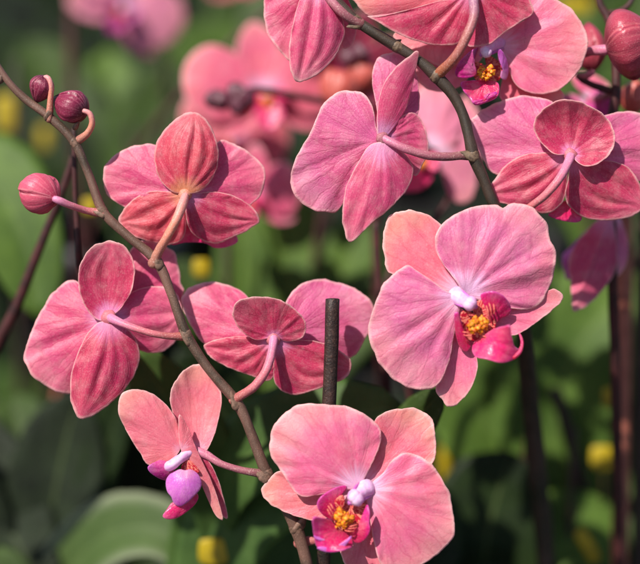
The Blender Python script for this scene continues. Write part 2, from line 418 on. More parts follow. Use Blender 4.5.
def egg(mb, A, T_, rad, mat, ridge=.05, seams=3, n=40, sides=72, xf=P, prof=None, phase=0.0, wide=.45, tiphook=0):
    """a bud: A attachment, T_ tip (px,py,ymm), rad mm"""
    a = Vector(xf(*A)); t_ = Vector(xf(*T_)); ax = (t_ - a); L = ax.length; ax.normalize()
    r1 = ax.orthogonal().normalized(); r2 = ax.cross(r1); vs = []; rims = []; uv = []; fs = []; sd = random.random() * 60
    for i in range(n):
        u = i / (n - 1); q = u ** .92
        pr = (math.sin(math.pi * q ** (math.log(.5) / math.log(wide)))) ** .68 if 0 < u < 1 else 0.02
        pr *= 1 - .25 * u * u
        for k in range(sides):
            al = 2 * math.pi * k / sides
            tw = al + .35 * u + phase
            s = (tw * seams / (2 * math.pi)) % 1
            step = (.17 * (1 - s) ** 1.3) - .07 * math.exp(-(min(s, 1 - s) / .03) ** 2) + .025 * math.exp(-((s - .5) / .05) ** 2)
            rb = .012 * math.sin(al * 15 + 2 * noise.noise((al, u * 2, sd)))
            rr = rad * .001 * pr * (1 + (step + rb) * min(1, u * 3) + ridge * noise.noise((math.cos(al) * 2, math.sin(al) * 2, u * 2 + sd)))
            vs.append(a + ax * L * u + (r1 * math.cos(al) + r2 * math.sin(al)) * rr); uv.append((k / sides, u)); rims.append((min(s, 1 - s), 0))
    for i in range(n - 1):
        for k in range(sides):
            q = (k + 1) % sides; fs.append((i * sides + k, i * sides + q, (i + 1) * sides + q, (i + 1) * sides + k))
    fs.append(tuple(reversed(range(sides)))); fs.append(tuple((n - 1) * sides + k for k in range(sides)))
    mb.add(vs, fs, uv, rims, [mb.mi(mat)] * len(fs))

def blob(mb, p, r, mat, xf=P, sq=(1, 1, 1), lump=.2):
    """lumpy ball at (px,py,ymm), radius mm"""
    c = Vector(xf(*p)); n = 10; m = 16; vs = []; fs = []; sd = random.random() * 80
    for i in range(n + 1):
        th = math.pi * i / n
        for k in range(m):
            ph = 2 * math.pi * k / m; d = Vector((math.sin(th) * math.cos(ph), math.sin(th) * math.sin(ph), math.cos(th)))
            q = 1 + lump * noise.noise(d * 1.8 + Vector((sd, 0, 0)))
            vs.append(c + (RT * d.x * sq[0] + UP * d.z * sq[1] + FW * d.y * sq[2]) * r * .001 * q)
    for i in range(n):
        for k in range(m):
            q = (k + 1) % m; fs.append((i * m + k, (i + 1) * m + k, (i + 1) * m + q, i * m + q))
    mb.add(vs, fs, [(k / 16, .5) for k in range(len(vs))], [(0, 0)] * len(vs), [mb.mi(mat)] * len(fs))

def Z(ox, oy, s, pts): return [(ox + x / s, oy + y / s) for x, y in pts]

def anther_column(mb, path, cap, r_, d):
    """a column with flared base, winged rims and a two-lobed anther cap ending in a small beak"""
    tube(mb, path + [(cap[0], cap[1], cap[2], r_ * .85)], 'column', 18, 18, .05, flat=.85)
    k = K * 1000; nx, ny = -d[1], d[0]
    for sgn in (-1, 1):
        blob(mb, (cap[0] + nx * sgn * r_ * .28 / k * .8, cap[1] - ny * sgn * r_ * .28 / k * .8, cap[2] - r_ * .2), r_ * .86, 'column', sq=(1, 1, .85), lump=.14)
        p0, p1 = path[0], path[-1]
        tube(mb, [(p0[0] + nx * sgn * p0[3] * 1.7, p0[1] - ny * sgn * p0[3] * 1.7, p0[2] - 1, .7), (p1[0] + nx * sgn * p1[3] * 1.9, p1[1] - ny * sgn * p1[3] * 1.9, p1[2] - 1, .75), (cap[0] + nx * sgn * r_ * 1.4, cap[1] - ny * sgn * r_ * 1.4, cap[2] + 1, .45)], 'lip_violet', 10, 8)
    blob(mb, (cap[0] + d[0] * r_ * 1.7, cap[1] - d[1] * r_ * 1.7, cap[2] + .6), r_ * .36, 'lip_violet', lump=.3)

class Flower:
    """stalk mesh as the flower, its petals, sepals, lip and column as children"""
    def __init__(s, spray, origin, z, name='flower', label=None):
        s.z = z; s.spray = spray; s.o = P(*origin); s.name = name; s.label = label; s.fl = None
    def p2(s, x, y): ox, oy, k = s.z; return (ox + x / k, oy + y / k)
    def stalk(s, path, mat, rec=None):
        mb = MB(); tube(mb, [(*s.p2(x, y), d, r * .92) for x, y, d, r in path], mat, 34, 16)
        if rec: blob(mb, (*s.p2(rec[0], rec[1]), rec[2]), rec[3], mat, sq=(1, 1, .7))
        s.fl = mb.build(s.name, s.spray, s.o, s.label); return s
    def pet(s, name, base, out, mats, label=None, **kw):
        mb = MB(); b = s.p2(*base)
        if 'tip' in kw and kw['tip']: kw['tip'] = s.p2(*kw['tip'])
        sheet(mb, b, [s.p2(*q) for q in out], mats, **kw)
        return mb.build(name, s.fl, P(*b, kw.get('y0', 0)), label)

FB = ('back', 'front'); FD = ('back_deep', 'front'); FPch = ('back_peach', 'front_salmon')
FF = ('front', 'back'); FM = ('front_mauve', 'back'); FS = ('front_salmon', 'back_deep')

# ================================================================== left spray
A = empty('orchid_spray', P(305, 560, 2), 'brown orchid stem leaning from upper left to bottom centre with three buds, five pink blooms', 'orchid')
mb = MB()
stemA = [(-60, -40, -3, 1.9), (-20, 35, -2, 2.0), (4, 76, -1, 2.1), (24, 98, 0, 2.2), (48, 116, 0, 2.5), (74, 142, 0, 2.4), (90, 178, 0, 2.4), (103, 212, 0, 2.8), (128, 236, 0, 2.5), (157, 262, 0, 2.9), (172, 296, 0, 2.6), (187, 336, 0, 2.9), (208, 368, 0, 2.7), (238, 404, 0, 3.1), (252, 436, 0, 2.9), (267, 474, 1, 3.4), (282, 500, 3, 3.1), (296, 528, 4, 3.7), (305, 556, 5, 3.3), (312, 600, 6, 3.2), (318, 700, 10, 3.2), (322, 900, 40, 3.3), (324, 1300, 110, 3.4)]
stemA = [(a, b, c, d * .88) for a, b, c, d in stemA]
tube(mb, stemA, 'stem_left', 190, 18, .07)
def bract(mb, p, q, r, mat):
    tube(mb, [(p[0], p[1], p[2], r), ((p[0] * .6 + q[0] * .4), (p[1] * .6 + q[1] * .4), p[2] - .4, r * .85), (q[0], q[1], q[2], r * .15)], mat, 10, 12, .05, flat=.55)
def collar(mb, stem, x, y, mat):
    # a dry sheath ring clasping the stem at a joint
    sm = spline(stem, 400); i = min(range(400), key=lambda k: math.dist(sm[k][:2], (x, y)))
    a, b, c = sm[max(0, i - 1)], sm[i], sm[min(399, i + 1)]
    ux, uy = c[0] - a[0], c[1] - a[1]; L = math.hypot(ux, uy); ux /= L; uy /= L; h = 3.2
    tube(mb, [(b[0] - ux * h, b[1] - uy * h, b[2], b[3] * 1.10), (b[0], b[1], b[2], b[3] * 1.09), (b[0] + ux * h, b[1] + uy * h, b[2], b[3] * .98)], mat, 10, 18, .03)
for x, y in ((48, 117), (103, 212), (158, 263), (188, 337), (238, 404), (267, 474), (297, 530), (75, 142)): collar(mb, stemA, x, y, 'bract')
for p, q, r in [((48, 118, -1.5), (53, 106, -1), 2.4), ((104, 214, -1), (93, 211, -2), 2.6), ((160, 266, -1.5), (155, 252, -3), 2.8), ((190, 342, -1), (180, 330, -2), 2.6), ((237, 406, -1.5), (231, 392, -3), 3.0), ((266, 478, -1), (255, 471, -2.5), 3.2), ((297, 530, 3), (307, 514, 1), 3.6), ((4, 76, -1), (-2, 85, -2), 2.2), ((75, 128, 0), (80, 120, -1), 1.6)]:
    bract(mb, p, q, r, 'bract')
mb.build('stem', A, P(305, 560, 2))

def bud(spray, A_, T_, rad, mat, ped, pmat, label=None, **kw):
    mb = MB(); egg(mb, A_, T_, rad, mat, **kw); b = mb.build('bud', spray, P(*A_), label)
    m2 = MB(); tube(m2, ped, pmat, 26, 12); m2.build('stalk', b, P(*ped[0][:3])); return b
bud(A, (46, 76, -2), (36, 103, 2), 6.0, 'bud_dark', [(49, 120, -1, 1.9), (50, 104, -2, 1.5), (51, 86, -4, 1.3), (48, 78, -4, 1.3), (45, 77.5, -3, 1.1)], 'ped_peach', 'small dark bud at the upper end of the stem', wide=.42)
bud(A, (86, 113, -3), (53, 98, 4), 8.0, 'bud_dark', [(79, 140, 0, 2.1), (87, 134, -2, 1.8), (92, 124, -4, 1.5), (90, 114, -5, 1.4), (84, 111, -5, 1.2)], 'ped_peach', 'dark striped bud beside the smallest bud', wide=.42)
bud(A, (57, 199, -8), (22, 187, 8), 10.2, 'bud_pink', [(104, 213, 0, 2.6), (88, 211, -1, 1.8), (72, 206, -6, 1.7), (60, 201, -9, 1.9), (55, 199, -9, 1.7)], 'ped_pink', 'rosy bud on a short stalk left of the stem', wide=.55, phase=1.0)

# ---- bloom seen from behind, upper left
f = Flower(A, (185.5, 195, 3), (90, 90, 3.135), label='bloom seen from behind under the two small dark buds, peach stalk').stalk(
    [(200, 545, 0, 3.4), (212, 512, -2, 2.6), (243, 458, -5, 2.4), (274, 400, -5, 2.5), (293, 350, -2, 2.5), (300, 325, 2, 1.8)], 'ped_peach', (298, 327, 2, 3.4))
f.pet('petal', (290, 325), [(262, 345), (190, 372), (130, 372), (95, 362), (60, 335), (42, 290), (42, 252), (60, 220), (98, 190), (150, 172), (205, 172), (250, 220)], FB, y0=5, T=6, Cc=3, rg=.35)
f.pet('petal', (310, 325), [(330, 250), (398, 163), (440, 165), (490, 190), (535, 228), (552, 265), (545, 302), (528, 340), (480, 370), (400, 360)], FB, y0=5, T=8, Cc=3, rg=.35)
f.pet('sepal', (296, 328), [(240, 318), (190, 318), (140, 340), (105, 375), (90, 405), (100, 432), (140, 460), (190, 476), (240, 484), (276, 478), (296, 455), (303, 395)], FPch, y0=3, T=6, Cc=5, G=.8, rg=.5, rn=14, lens=True, tip=(95, 415))
f.pet('sepal', (304, 330), [(345, 322), (400, 320), (450, 332), (500, 360), (534, 405), (500, 436), (440, 466), (390, 482), (342, 465), (314, 440), (300, 390)], FD, y0=3, T=6, Cc=5, G=.8, rg=.5, rn=14, lens=True, tip=(532, 405))
f.pet('sepal', (300, 325), [(256, 318), (222, 285), (205, 240), (203, 190), (217, 150), (247, 110), (290, 78), (330, 68), (366, 95), (390, 140), (403, 190), (400, 235), (385, 275), (362, 305), (335, 321)], FPch, y0=1.5, T=-1, Cc=7, B=3, Kk=-3, G=.7, rg=.45, rn=15, lens=True)
f.pet('lip', (312, 400), [(260, 440), (255, 485), (300, 478), (360, 480), (390, 495), (430, 492), (465, 470), (420, 420)], ('lip_hot', 'lip_magenta'), y0=14, T=6, na=48, nr=8)

# ---- left bloom seen from behind
f = Flower(A, (110, 319, 6), (10, 220, 2.685), label='leftmost bloom seen from behind, its pink stalk reaching right to the stem').stalk(
    [(462, 312, 1, 2.6), (430, 312, -1, 1.9), (380, 304, -3, 1.8), (320, 285, -2, 2.0), (285, 270, 1, 2.3), (265, 260, 5, 2.6)], 'ped_pink', (266, 262, 5, 4))
f.pet('petal', (262, 266), [(262, 320), (240, 400), (205, 448), (155, 467), (95, 445), (55, 410), (37, 370), (50, 318), (74, 262), (110, 202), (150, 166), (178, 163), (205, 190), (235, 235)], FB, y0=8, T=4, Cc=5, S_=2, G=1.5, tip=(40, 365), rg=.3)
f.pet('petal', (285, 250), [(295, 180), (320, 90), (345, 62), (380, 56), (425, 74), (447, 100), (458, 160), (466, 200), (440, 235), (380, 240), (320, 260)], FB, y0=13, T=10, Cc=3)
f.pet('sepal', (275, 262), [(300, 215), (345, 186), (400, 178), (445, 195), (462, 245), (457, 300), (432, 340), (392, 357), (350, 350), (320, 325), (290, 285)], ('back', 'front'), y0=8, T=7, Cc=4, G=.7, rg=.4, lens=True)
f.pet('sepal', (265, 262), [(240, 270), (210, 245), (188, 200), (183, 155), (195, 105), (225, 70), (265, 56), (302, 65), (325, 95), (335, 135), (328, 185), (307, 225), (285, 250)], FD, y0=5, T=-3, Cc=-4, Kk=2.5, B=2, rg=.3, lens=True)
f.pet('sepal', (264, 272), [(235, 277), (205, 310), (184, 352), (168, 400), (160, 450), (168, 500), (190, 535), (240, 515), (290, 475), (330, 425), (348, 370), (340, 325), (315, 290), (285, 275)], FD, y0=4, T=-2, Cc=6, Kk=-3.5, G=-1.6, rg=.4, rn=13, lens=True, tip=(190, 535))

# ---- middle bloom seen from behind
f = Flower(A, (274, 338, 5), (170, 260, 2.909), label='bloom seen from behind in the centre with its front sepal folded toward the viewer').stalk(
    [(186, 408, 0, 3.2), (205, 395, -2, 2.5), (245, 368, -4, 2.5), (280, 320, -4, 2.4), (296, 268, -1, 2.3), (302, 228, 3, 2.6)], 'ped_pink', (300, 228, 4, 3.8))
f.pet('petal', (290, 228), [(240, 262), (170, 262), (102, 245), (66, 200), (42, 152), (31, 115), (50, 85), (90, 68), (130, 65), (182, 78), (228, 108), (262, 165)], FB, y0=7, T=9, Cc=4, S_=3, rg=.35, tip=(36, 118))
f.pet('petal', (310, 230), [(322, 170), (338, 122), (362, 85), (395, 64), (440, 57), (500, 68), (550, 90), (585, 120), (598, 155), (582, 200), (560, 242), (532, 283), (480, 290), (390, 262)], ('back_mauve', 'front'), y0=8, T=13, Cc=4, rg=.3, ruf=1.2, tip=(590, 150))
f.pet('sepal', (298, 230), [(260, 226), (200, 222), (140, 230), (98, 248), (115, 280), (155, 306), (205, 326), (250, 341), (288, 352), (304, 325), (307, 270)], FD, y0=5, T=5, Cc=4, rg=.5, rn=16, lens=True, tip=(100, 250))
f.pet('sepal', (305, 235), [(350, 232), (420, 235), (480, 255), (520, 285), (530, 310), (515, 340), (470, 360), (410, 382), (360, 392), (325, 380), (303, 350), (301, 290)], FD, y0=5, T=4, Cc=4, rg=.5, rn=16, lens=True, tip=(528, 312))
f.pet('sepal', (303, 226), [(250, 232), (206, 206), (183, 165), (185, 135), (210, 113), (255, 107), (310, 112), (355, 135), (385, 165), (397, 195), (385, 225), (345, 237)], FD, y0=3, T=-7, Cc=-1, B=-2, rg=.25, tip=(290, 105))

# ---- lower left bloom from the side
f = Flower(A, (180, 452, 0), (100, 350, 2.635), label='lower left bloom turned sideways, its violet lip hanging down').stalk(
    [(432, 328, 1, 3.0), (405, 322, -1, 2.2), (370, 316, -1, 1.9), (320, 300, -1, 1.9), (280, 276, 1, 2.3), (245, 262, 3, 2.4)], 'ped_mauve')
f.pet('petal', (262, 262), [(228, 235), (200, 195), (186, 140), (190, 100), (218, 56), (255, 37), (287, 60), (312, 95), (321, 132), (313, 180), (298, 232), (278, 268)], ('front_side', 'back'), y0=4, T=4, Cc=-5, Kk=3, ruf=.8, tip=(262, 37))
f.pet('petal', (212, 262), [(175, 300), (128, 302), (100, 262), (70, 215), (50, 170), (48, 130), (70, 108), (110, 105), (160, 130), (195, 172), (212, 220)], ('front_side', 'back'), y0=-2, T=-4, Cc=3, S_=2, ruf=.9, tip=(58, 115))
f.pet('sepal', (240, 262), [(262, 262), (282, 285), (305, 325), (322, 375), (337, 442), (318, 430), (292, 370), (262, 310)], ('back_deep', 'front'), y0=1.5, T=7, Cc=-2, ruf=.2, th=.6, tip=(334, 440))
f.pet('petal', (213, 262), [(207, 215), (210, 170), (232, 205), (248, 245), (268, 290), (292, 340), (312, 395), (324, 445), (305, 436), (286, 395), (268, 350), (250, 318), (228, 300)], ('front_side', 'back_deep'), y0=-3, T=5, Cc=2, ruf=.3, tip=(322, 445))
f.z = (130, 430, 5.64)
mb = MB(); cl = f.p2
tube(mb, [(*cl(322, 132), 0, 3.6), (*cl(292, 156), -3, 2.9), (*cl(255, 182), -5.5, 3.2), (*cl(222, 204), -7, 3.3)], 'column', 20, 20, .06, flat=.8)
mb.build('column', f.fl, P(*cl(300, 150), -1))
mb = MB()
zz = lambda L: [cl(*q) for q in L]
sheet(mb, cl(245, 215), zz([(190, 170), (140, 182), (102, 205), (105, 228), (130, 252), (175, 276), (215, 282), (240, 250)]), ('lip_purple', 'lip_magenta'), y0=-2, T=-3, Cc=4, na=48, nr=10, ruf=.3, wr=.1, th=.9)
sheet(mb, cl(310, 228), zz([(280, 222), (236, 242), (210, 270), (203, 305), (212, 348), (235, 378), (247, 412), (280, 430), (322, 408), (362, 370), (396, 330), (402, 290), (380, 246), (340, 222)]), ('lip_violet', 'lip_magenta'), y0=-7, T=-1, Cc=4, Kk=-3, na=60, nr=14, ruf=.2, wr=.1, th=1.0)
sheet(mb, cl(360, 350), zz([(300, 400), (240, 408), (206, 452), (184, 486), (216, 503), (270, 492), (330, 452), (372, 410), (385, 370)]), ('lip_hot', 'lip_magenta'), y0=-5, T=-4, Cc=2, na=48, nr=10, ruf=.3, wr=.1, th=.9, tip=cl(186, 490))
sheet(mb, cl(330, 170), zz([(290, 200), (300, 232), (350, 240), (392, 240), (370, 200)]), ('throat', 'lip_magenta'), y0=-3, na=32, nr=6, ruf=0, wr=0)
mb.build('lip', f.fl, P(*cl(310, 230), -6))

# ---- bottom centre bloom facing the viewer
f = Flower(A, (361, 487, -8), (250, 390, 2.909), label='bottom centre bloom facing the viewer').stalk(
    [(138, 446, 9, 2.8), (165, 440, 9, 2.6), (210, 430, 9, 2.4), (280, 380, 8, 2.3), (325, 310, 2, 2.4), (330, 285, -7, 2.4)], 'ped_pink')
f.pet('sepal', (322, 285), [(345, 210), (365, 130), (362, 88), (400, 62), (452, 52), (505, 60), (530, 90), (541, 130), (541, 180), (522, 222), (450, 260), (380, 285)], FS, y0=-6, T=5, Cc=-2, ruf=1.2, tip=(520, 75), rg=.3)
f.pet('sepal', (300, 305), [(250, 245), (150, 228), (85, 236), (55, 260), (34, 290), (45, 320), (90, 350), (150, 372), (195, 380), (245, 360)], FS, y0=-6, T=4, Cc=-2, tip=(34, 290), ruf=.8)
f.pet('sepal', (332, 320), [(300, 380), (262, 455), (275, 505), (300, 560), (340, 600), (390, 590), (430, 540), (430, 440), (390, 350)], FS, y0=-6, T=4, Cc=-2, tip=(345, 600))
f.pet('petal', (312, 284), [(262, 290), (205, 304), (150, 310), (118, 284), (95, 240), (66, 200), (57, 160), (65, 112), (95, 70), (150, 42), (220, 42), (290, 50), (342, 75), (375, 105), (382, 140), (366, 190), (342, 240)], FF, y0=-9, T=-1, Cc=2.5, Kk=-2, ruf=1.5, rg=.3, rn=12, tip=(140, 70))
f.pet('petal', (340, 290), [(388, 240), (420, 197), (455, 182), (502, 197), (545, 235), (575, 285), (590, 350), (597, 408), (583, 440), (550, 475), (505, 508), (440, 530), (385, 512), (360, 440), (348, 370)], FF, y0=-9, T=2, Cc=2, Kk=-2, ruf=1.5, rg=.3, rn=12, tip=(590, 410))
f.z = (300, 470, 6.0); cl = f.p2
mb = MB(); anther_column(mb, [(*cl(392, 112), -8, 5.6), (*cl(372, 130), -10.5, 4.6), (*cl(352, 148), -13.5, 3.6)], (*cl(333, 166), -16), 4.1, (-.7, -.7))
mb.build('column', f.fl, P(*cl(360, 140), -9))
mb = MB()
sheet(mb, cl(300, 210), zz([(210, 170), (190, 240), (215, 330), (290, 380), (370, 350), (400, 270), (390, 200)]), ('throat', 'lip_magenta'), y0=-10, Cc=-3, na=48, nr=10, ruf=.1, wr=.1, th=.8)
sheet(mb, cl(235, 250), zz([(212, 190), (235, 145), (278, 110), (270, 92), (215, 104), (150, 140), (110, 180), (104, 222), (130, 262), (172, 292), (205, 305), (225, 290)]), ('lip_magenta', 'lip_purple'), y0=-11, T=-6, Cc=3, na=56, nr=12, ruf=.3, wr=.15, th=.8, tip=cl(115, 180))
sheet(mb, cl(245, 235), zz([(218, 222), (206, 195), (222, 168), (256, 150), (268, 178), (264, 214)]), ('throat', 'lip_magenta'), y0=-13, T=-2, na=36, nr=8, ruf=.2, wr=.1, th=.8)
sheet(mb, cl(300, 370), zz([(345, 345), (382, 300), (394, 240), (405, 205), (418, 255), (416, 315), (421, 360), (396, 410), (350, 438), (315, 422)]), ('lip_magenta', 'lip_hot'), y0=-13, T=-6, Cc=3, na=56, nr=12, ruf=.3, wr=.15, th=.9, tip=cl(418, 330))
sheet(mb, cl(240, 360), zz([(205, 325), (185, 300), (130, 284), (80, 284), (77, 340), (85, 410), (104, 462), (140, 484), (192, 491), (250, 484), (305, 465), (316, 430), (305, 398), (280, 372)]), ('lip_magenta', 'lip_hot'), y0=-15, T=-5, Cc=-5, Kk=-2, na=64, nr=14, ruf=.5, wr=.15, th=.9, tip=cl(120, 440))
sheet(mb, cl(150, 420), zz([(122, 424), (92, 412), (84, 400), (86, 392), (110, 394), (140, 406)]), ('lip_violet', 'lip_hot'), y0=-21, na=32, nr=6, ruf=.3, wr=.1, th=.7)
sheet(mb, cl(210, 470), zz([(110, 462), (106, 472), (150, 490), (195, 494), (250, 478), (308, 408), (300, 398), (250, 450)]), ('lip_violet', 'lip_hot'), y0=-21, na=48, nr=6, ruf=.3, wr=.1, th=.9)
for x, y, r in [(235, 255, 2.6), (255, 270, 2.4), (230, 285, 2.4), (250, 300, 2.4), (285, 285, 2.6), (300, 295, 2.2), (270, 310, 2.6), (265, 330, 1.9), (235, 320, 1.6), (215, 345, 1.1), (200, 362, .9), (185, 375, .8), (245, 243, 1.8), (220, 268, 1.6), (310, 288, 1.6)]:
    blob(mb, (*cl(x, y), -16.5 - r * .3), r * .8, 'callus', lump=.9)
for x0, y0_, x1, y1 in [(275, 350, 340, 345), (270, 362, 325, 366), (285, 340, 345, 325), (180, 200, 215, 245), (170, 215, 205, 265), (165, 235, 195, 285)]:
    tube(mb, [(*cl(x0, y0_), -17, .35), (*cl((x0 + x1) / 2, (y0_ + y1) / 2 + 4), -18, .45), (*cl(x1, y1), -17.5, .3)], 'throat', 8, 6)
mb.build('lip', f.fl, P(*cl(260, 330), -15))

# ================================================================== right spray
Bs = empty('orchid_spray', P(560, 560, 60), 'dark olive orchid stem from top centre down to the right, pink blooms on both sides', 'orchid')
mb = MB()
stemB = [(260, -60, -2, 2.6), (305, -28, -1, 2.7), (335, 0, 0, 2.9), (358, 22, 0, 2.8), (392, 44, 0, 3.0), (418, 60, 0, 2.9), (437, 77, 0, 3.4), (455, 98, 0, 2.9), (466, 124, 0, 2.9), (473, 155, 0, 3.3), (484, 180, 1, 3.0), (494, 205, 2, 3.0), (512, 240, 6, 3.2), (530, 290, 14, 3.3), (548, 370, 30, 3.4), (560, 470, 46, 3.5), (566, 600, 66, 3.6), (570, 900, 110, 3.8), (570, 1250, 170, 4)]
# below the facing bloom the stem bends back behind the leaves
stemB = stemB[:13] + [(519, 275, 16, 3.6), (524, 330, 45, 4.4), (530, 400, 80, 5.4), (538, 480, 105, 5.8), (546, 560, 125, 5.8), (552, 700, 150, 3.8), (560, 950, 200, 4)]
stemB = [(a, b, c, d * .92) for a, b, c, d in stemB]
tube(mb, stemB, 'stem_dark', 190, 18, .07)
for x, y in ((437, 77), (473, 156), (357, 22), (398, 48)): collar(mb, stemB, x, y, 'bract_dark')
for p, q, r in [((437, 79, -1.5), (446, 68, -3), 3.3), ((474, 157, -1.5), (461, 152, -3), 3.2), ((358, 24, -1), (347, 27, -2.5), 2.9), ((392, 46, 1), (401, 40, -1), 2.6)]:
    bract(mb, p, q, r, 'bract_dark')
mb.build('stem', Bs, P(490, 200, 2))

# ---- facing bloom at right centre
f = Flower(Bs, (463, 298, -8), (350, 190, 2.452), label='right centre bloom facing the viewer with a curled hot pink lip').stalk(
    [(352, 40, 2, 3.0), (340, 90, 8, 2.4), (310, 170, 9, 2.3), (285, 235, 0, 2.4), (275, 262, -7, 2.4)], 'ped_olive')
f.pet('sepal', (270, 250), [(235, 262), (160, 225), (104, 206), (90, 195), (82, 150), (82, 100), (100, 60), (140, 50), (190, 60), (228, 92), (255, 150)], FS, y0=-6, T=3, Cc=-2, G=.6, ruf=.9, tip=(110, 60))
f.pet('sepal', (272, 290), [(240, 330), (238, 420), (226, 455), (210, 486), (225, 512), (240, 531), (270, 520), (300, 480), (313, 430), (302, 370), (288, 320)], ('front', 'back'), y0=-6, T=3, Cc=-1.5, tip=(238, 530))
f.pet('sepal', (300, 290), [(340, 270), (420, 280), (478, 255), (500, 242), (523, 262), (500, 290), (450, 330), (402, 356), (355, 348), (322, 325)], ('front', 'back'), y0=-6, T=2, Cc=-2, tip=(520, 262))
f.pet('petal', (275, 262), [(245, 252), (210, 228), (165, 198), (140, 185), (100, 210), (70, 250), (59, 290), (45, 330), (50, 372), (75, 430), (120, 475), (170, 490), (212, 480), (240, 430), (252, 370), (264, 310)], FM, y0=-9, T=0, Cc=3, Kk=-2.5, ruf=1.5, rg=.4, rn=13, wr=.55, tip=(60, 370))
f.pet('petal', (285, 256), [(262, 226), (226, 180), (208, 136), (220, 90), (260, 56), (310, 38), (358, 37), (376, 43), (400, 32), (450, 45), (480, 80), (490, 120), (506, 160), (497, 218), (480, 260), (452, 290), (400, 292), (345, 280)], FM, y0=-9, T=3, Cc=3, Kk=-2, ruf=1.8, rg=.5, rn=13, wr=.7, tip=(450, 60))
f.z = (420, 250, 4.7); cl = f.p2
mb = MB(); anther_column(mb, [(*cl(168, 212), -8, 4.8), (*cl(188, 226), -10, 4.0), (*cl(212, 240), -12.5, 3.3)], (*cl(236, 252), -15), 3.6, (.8, -.5))
mb.build('column', f.fl, P(*cl(180, 225), -9))
mb = MB()
sheet(mb, cl(270, 300), zz([(200, 285), (190, 350), (215, 415), (290, 430), (350, 380), (350, 300), (300, 235), (240, 260)]), ('throat', 'lip_magenta'), y0=-10, Cc=-3, na=48, nr=10, ruf=.1, wr=.1, th=.8)
sheet(mb, cl(325, 335), zz([(312, 285), (290, 235), (284, 212), (300, 200), (342, 194), (386, 210), (415, 242), (428, 282), (412, 308), (385, 318), (355, 345)]), ('lip_magenta', 'lip_purple'), y0=-12, T=-6, Cc=4, na=60, nr=12, ruf=.3, wr=.2, th=.9)
sheet(mb, cl(225, 425), zz([(205, 375), (190, 330), (180, 294), (162, 298), (162, 345), (170, 400), (186, 452), (215, 478), (240, 455)]), ('lip_magenta', 'lip_violet'), y0=-12, T=-6, Cc=4, na=48, nr=10, ruf=.2, wr=.1, th=.9)
sheet(mb, cl(285, 415), zz([(340, 375), (400, 356), (424, 356), (430, 400), (445, 452), (470, 472), (462, 495), (430, 520), (382, 531), (320, 515), (262, 502), (246, 470), (256, 432)]), ('lip_hot', 'lip_magenta'), y0=-14, T=-3, Cc=-5, Kk=-4, na=64, nr=14, ruf=.3, wr=.2, th=.9, tip=cl(450, 500))
tube(mb, [(*cl(440, 505), -18, 1.2), (*cl(468, 478), -17.5, 1.1), (*cl(480, 440), -16, .8), (*cl(474, 408), -15, .6), (*cl(466, 392), -14, .35)], 'lip_hot', 20, 10)
for x, y, r in [(245, 350, 2.6), (262, 338, 2.4), (250, 372, 2.4), (272, 362, 2.6), (285, 340, 2.4), (305, 335, 2.3), (300, 358, 2.2), (280, 380, 1.8), (312, 350, 1.6), (240, 365, 1.5), (260, 320, 1.6), (290, 322, 1.6)]:
    blob(mb, (*cl(x, y), -16.5 - r * .3), r * .8, 'callus', lump=.9)
for x0, y0_, x1, y1 in [(325, 250, 335, 310), (312, 262, 322, 318), (345, 255, 348, 300), (200, 385, 235, 392), (205, 400, 245, 408), (290, 400, 318, 420), (230, 305, 262, 310)]:
    tube(mb, [(*cl(x0, y0_), -16, .35), (*cl((x0 + x1) / 2 + 3, (y0_ + y1) / 2), -17, .5), (*cl(x1, y1), -16.5, .3)], 'throat', 8, 6)
mb.build('lip', f.fl, P(*cl(300, 380), -14))

# ---- bloom from behind left of the right stem
f = Flower(Bs, (380, 141, -3), (280, 30, 2.564), label='upper centre bloom seen from behind with a sharply folded upright sepal').stalk(
    [(494, 322, 0, 3.0), (465, 322, -1, 2.4), (430, 325, -2, 2.4), (380, 322, -5, 2.3), (325, 306, -6, 2.3), (285, 288, -5, 2.2), (262, 276, -3, 2.2)], 'ped_mauve', (262, 278, -3, 3.2))
f.pet('petal', (265, 262), [(244, 180), (236, 120), (250, 72), (285, 57), (328, 62), (350, 108), (357, 155), (354, 215), (320, 250)], ('back_mauve', 'front'), y0=3, T=6, Cc=3, tip=(290, 57))
f.pet('sepal', (268, 280), [(300, 236), (330, 212), (356, 222), (375, 262), (380, 312), (366, 345), (347, 374), (322, 340), (285, 300)], ('back', 'front'), y0=0, T=6, Cc=3, lens=True, tip=(370, 350), rg=.3)
f.pet('petal', (252, 286), [(246, 240), (235, 190), (205, 160), (160, 155), (120, 180), (95, 222), (75, 270), (45, 320), (28, 370), (35, 420), (70, 455), (120, 468), (156, 455), (188, 375), (225, 318)], ('back_mauve', 'front'), y0=-3, T=5, Cc=4, S_=-3, G=.8, ruf=1.2, tip=(35, 400), rg=.35)
f.pet('sepal', (256, 286), [(248, 230), (255, 172), (270, 130), (300, 92), (330, 68), (355, 54), (346, 110), (335, 160), (318, 212), (288, 255)], ('back', 'front'), y0=-3, T=-2, Cc=2, Kk=2, S_=4, ruf=.3, th=.8, tip=(355, 54), lens=True)
f.pet('sepal', (257, 288), [(225, 300), (195, 350), (170, 402), (160, 470), (165, 518), (180, 545), (230, 500), (290, 450), (330, 402), (342, 362), (330, 330), (295, 300)], ('back', 'front'), y0=-4, T=-3, Cc=6, Kk=-3, G=1.2, rg=.4, rn=12, lens=True, tip=(180, 545))

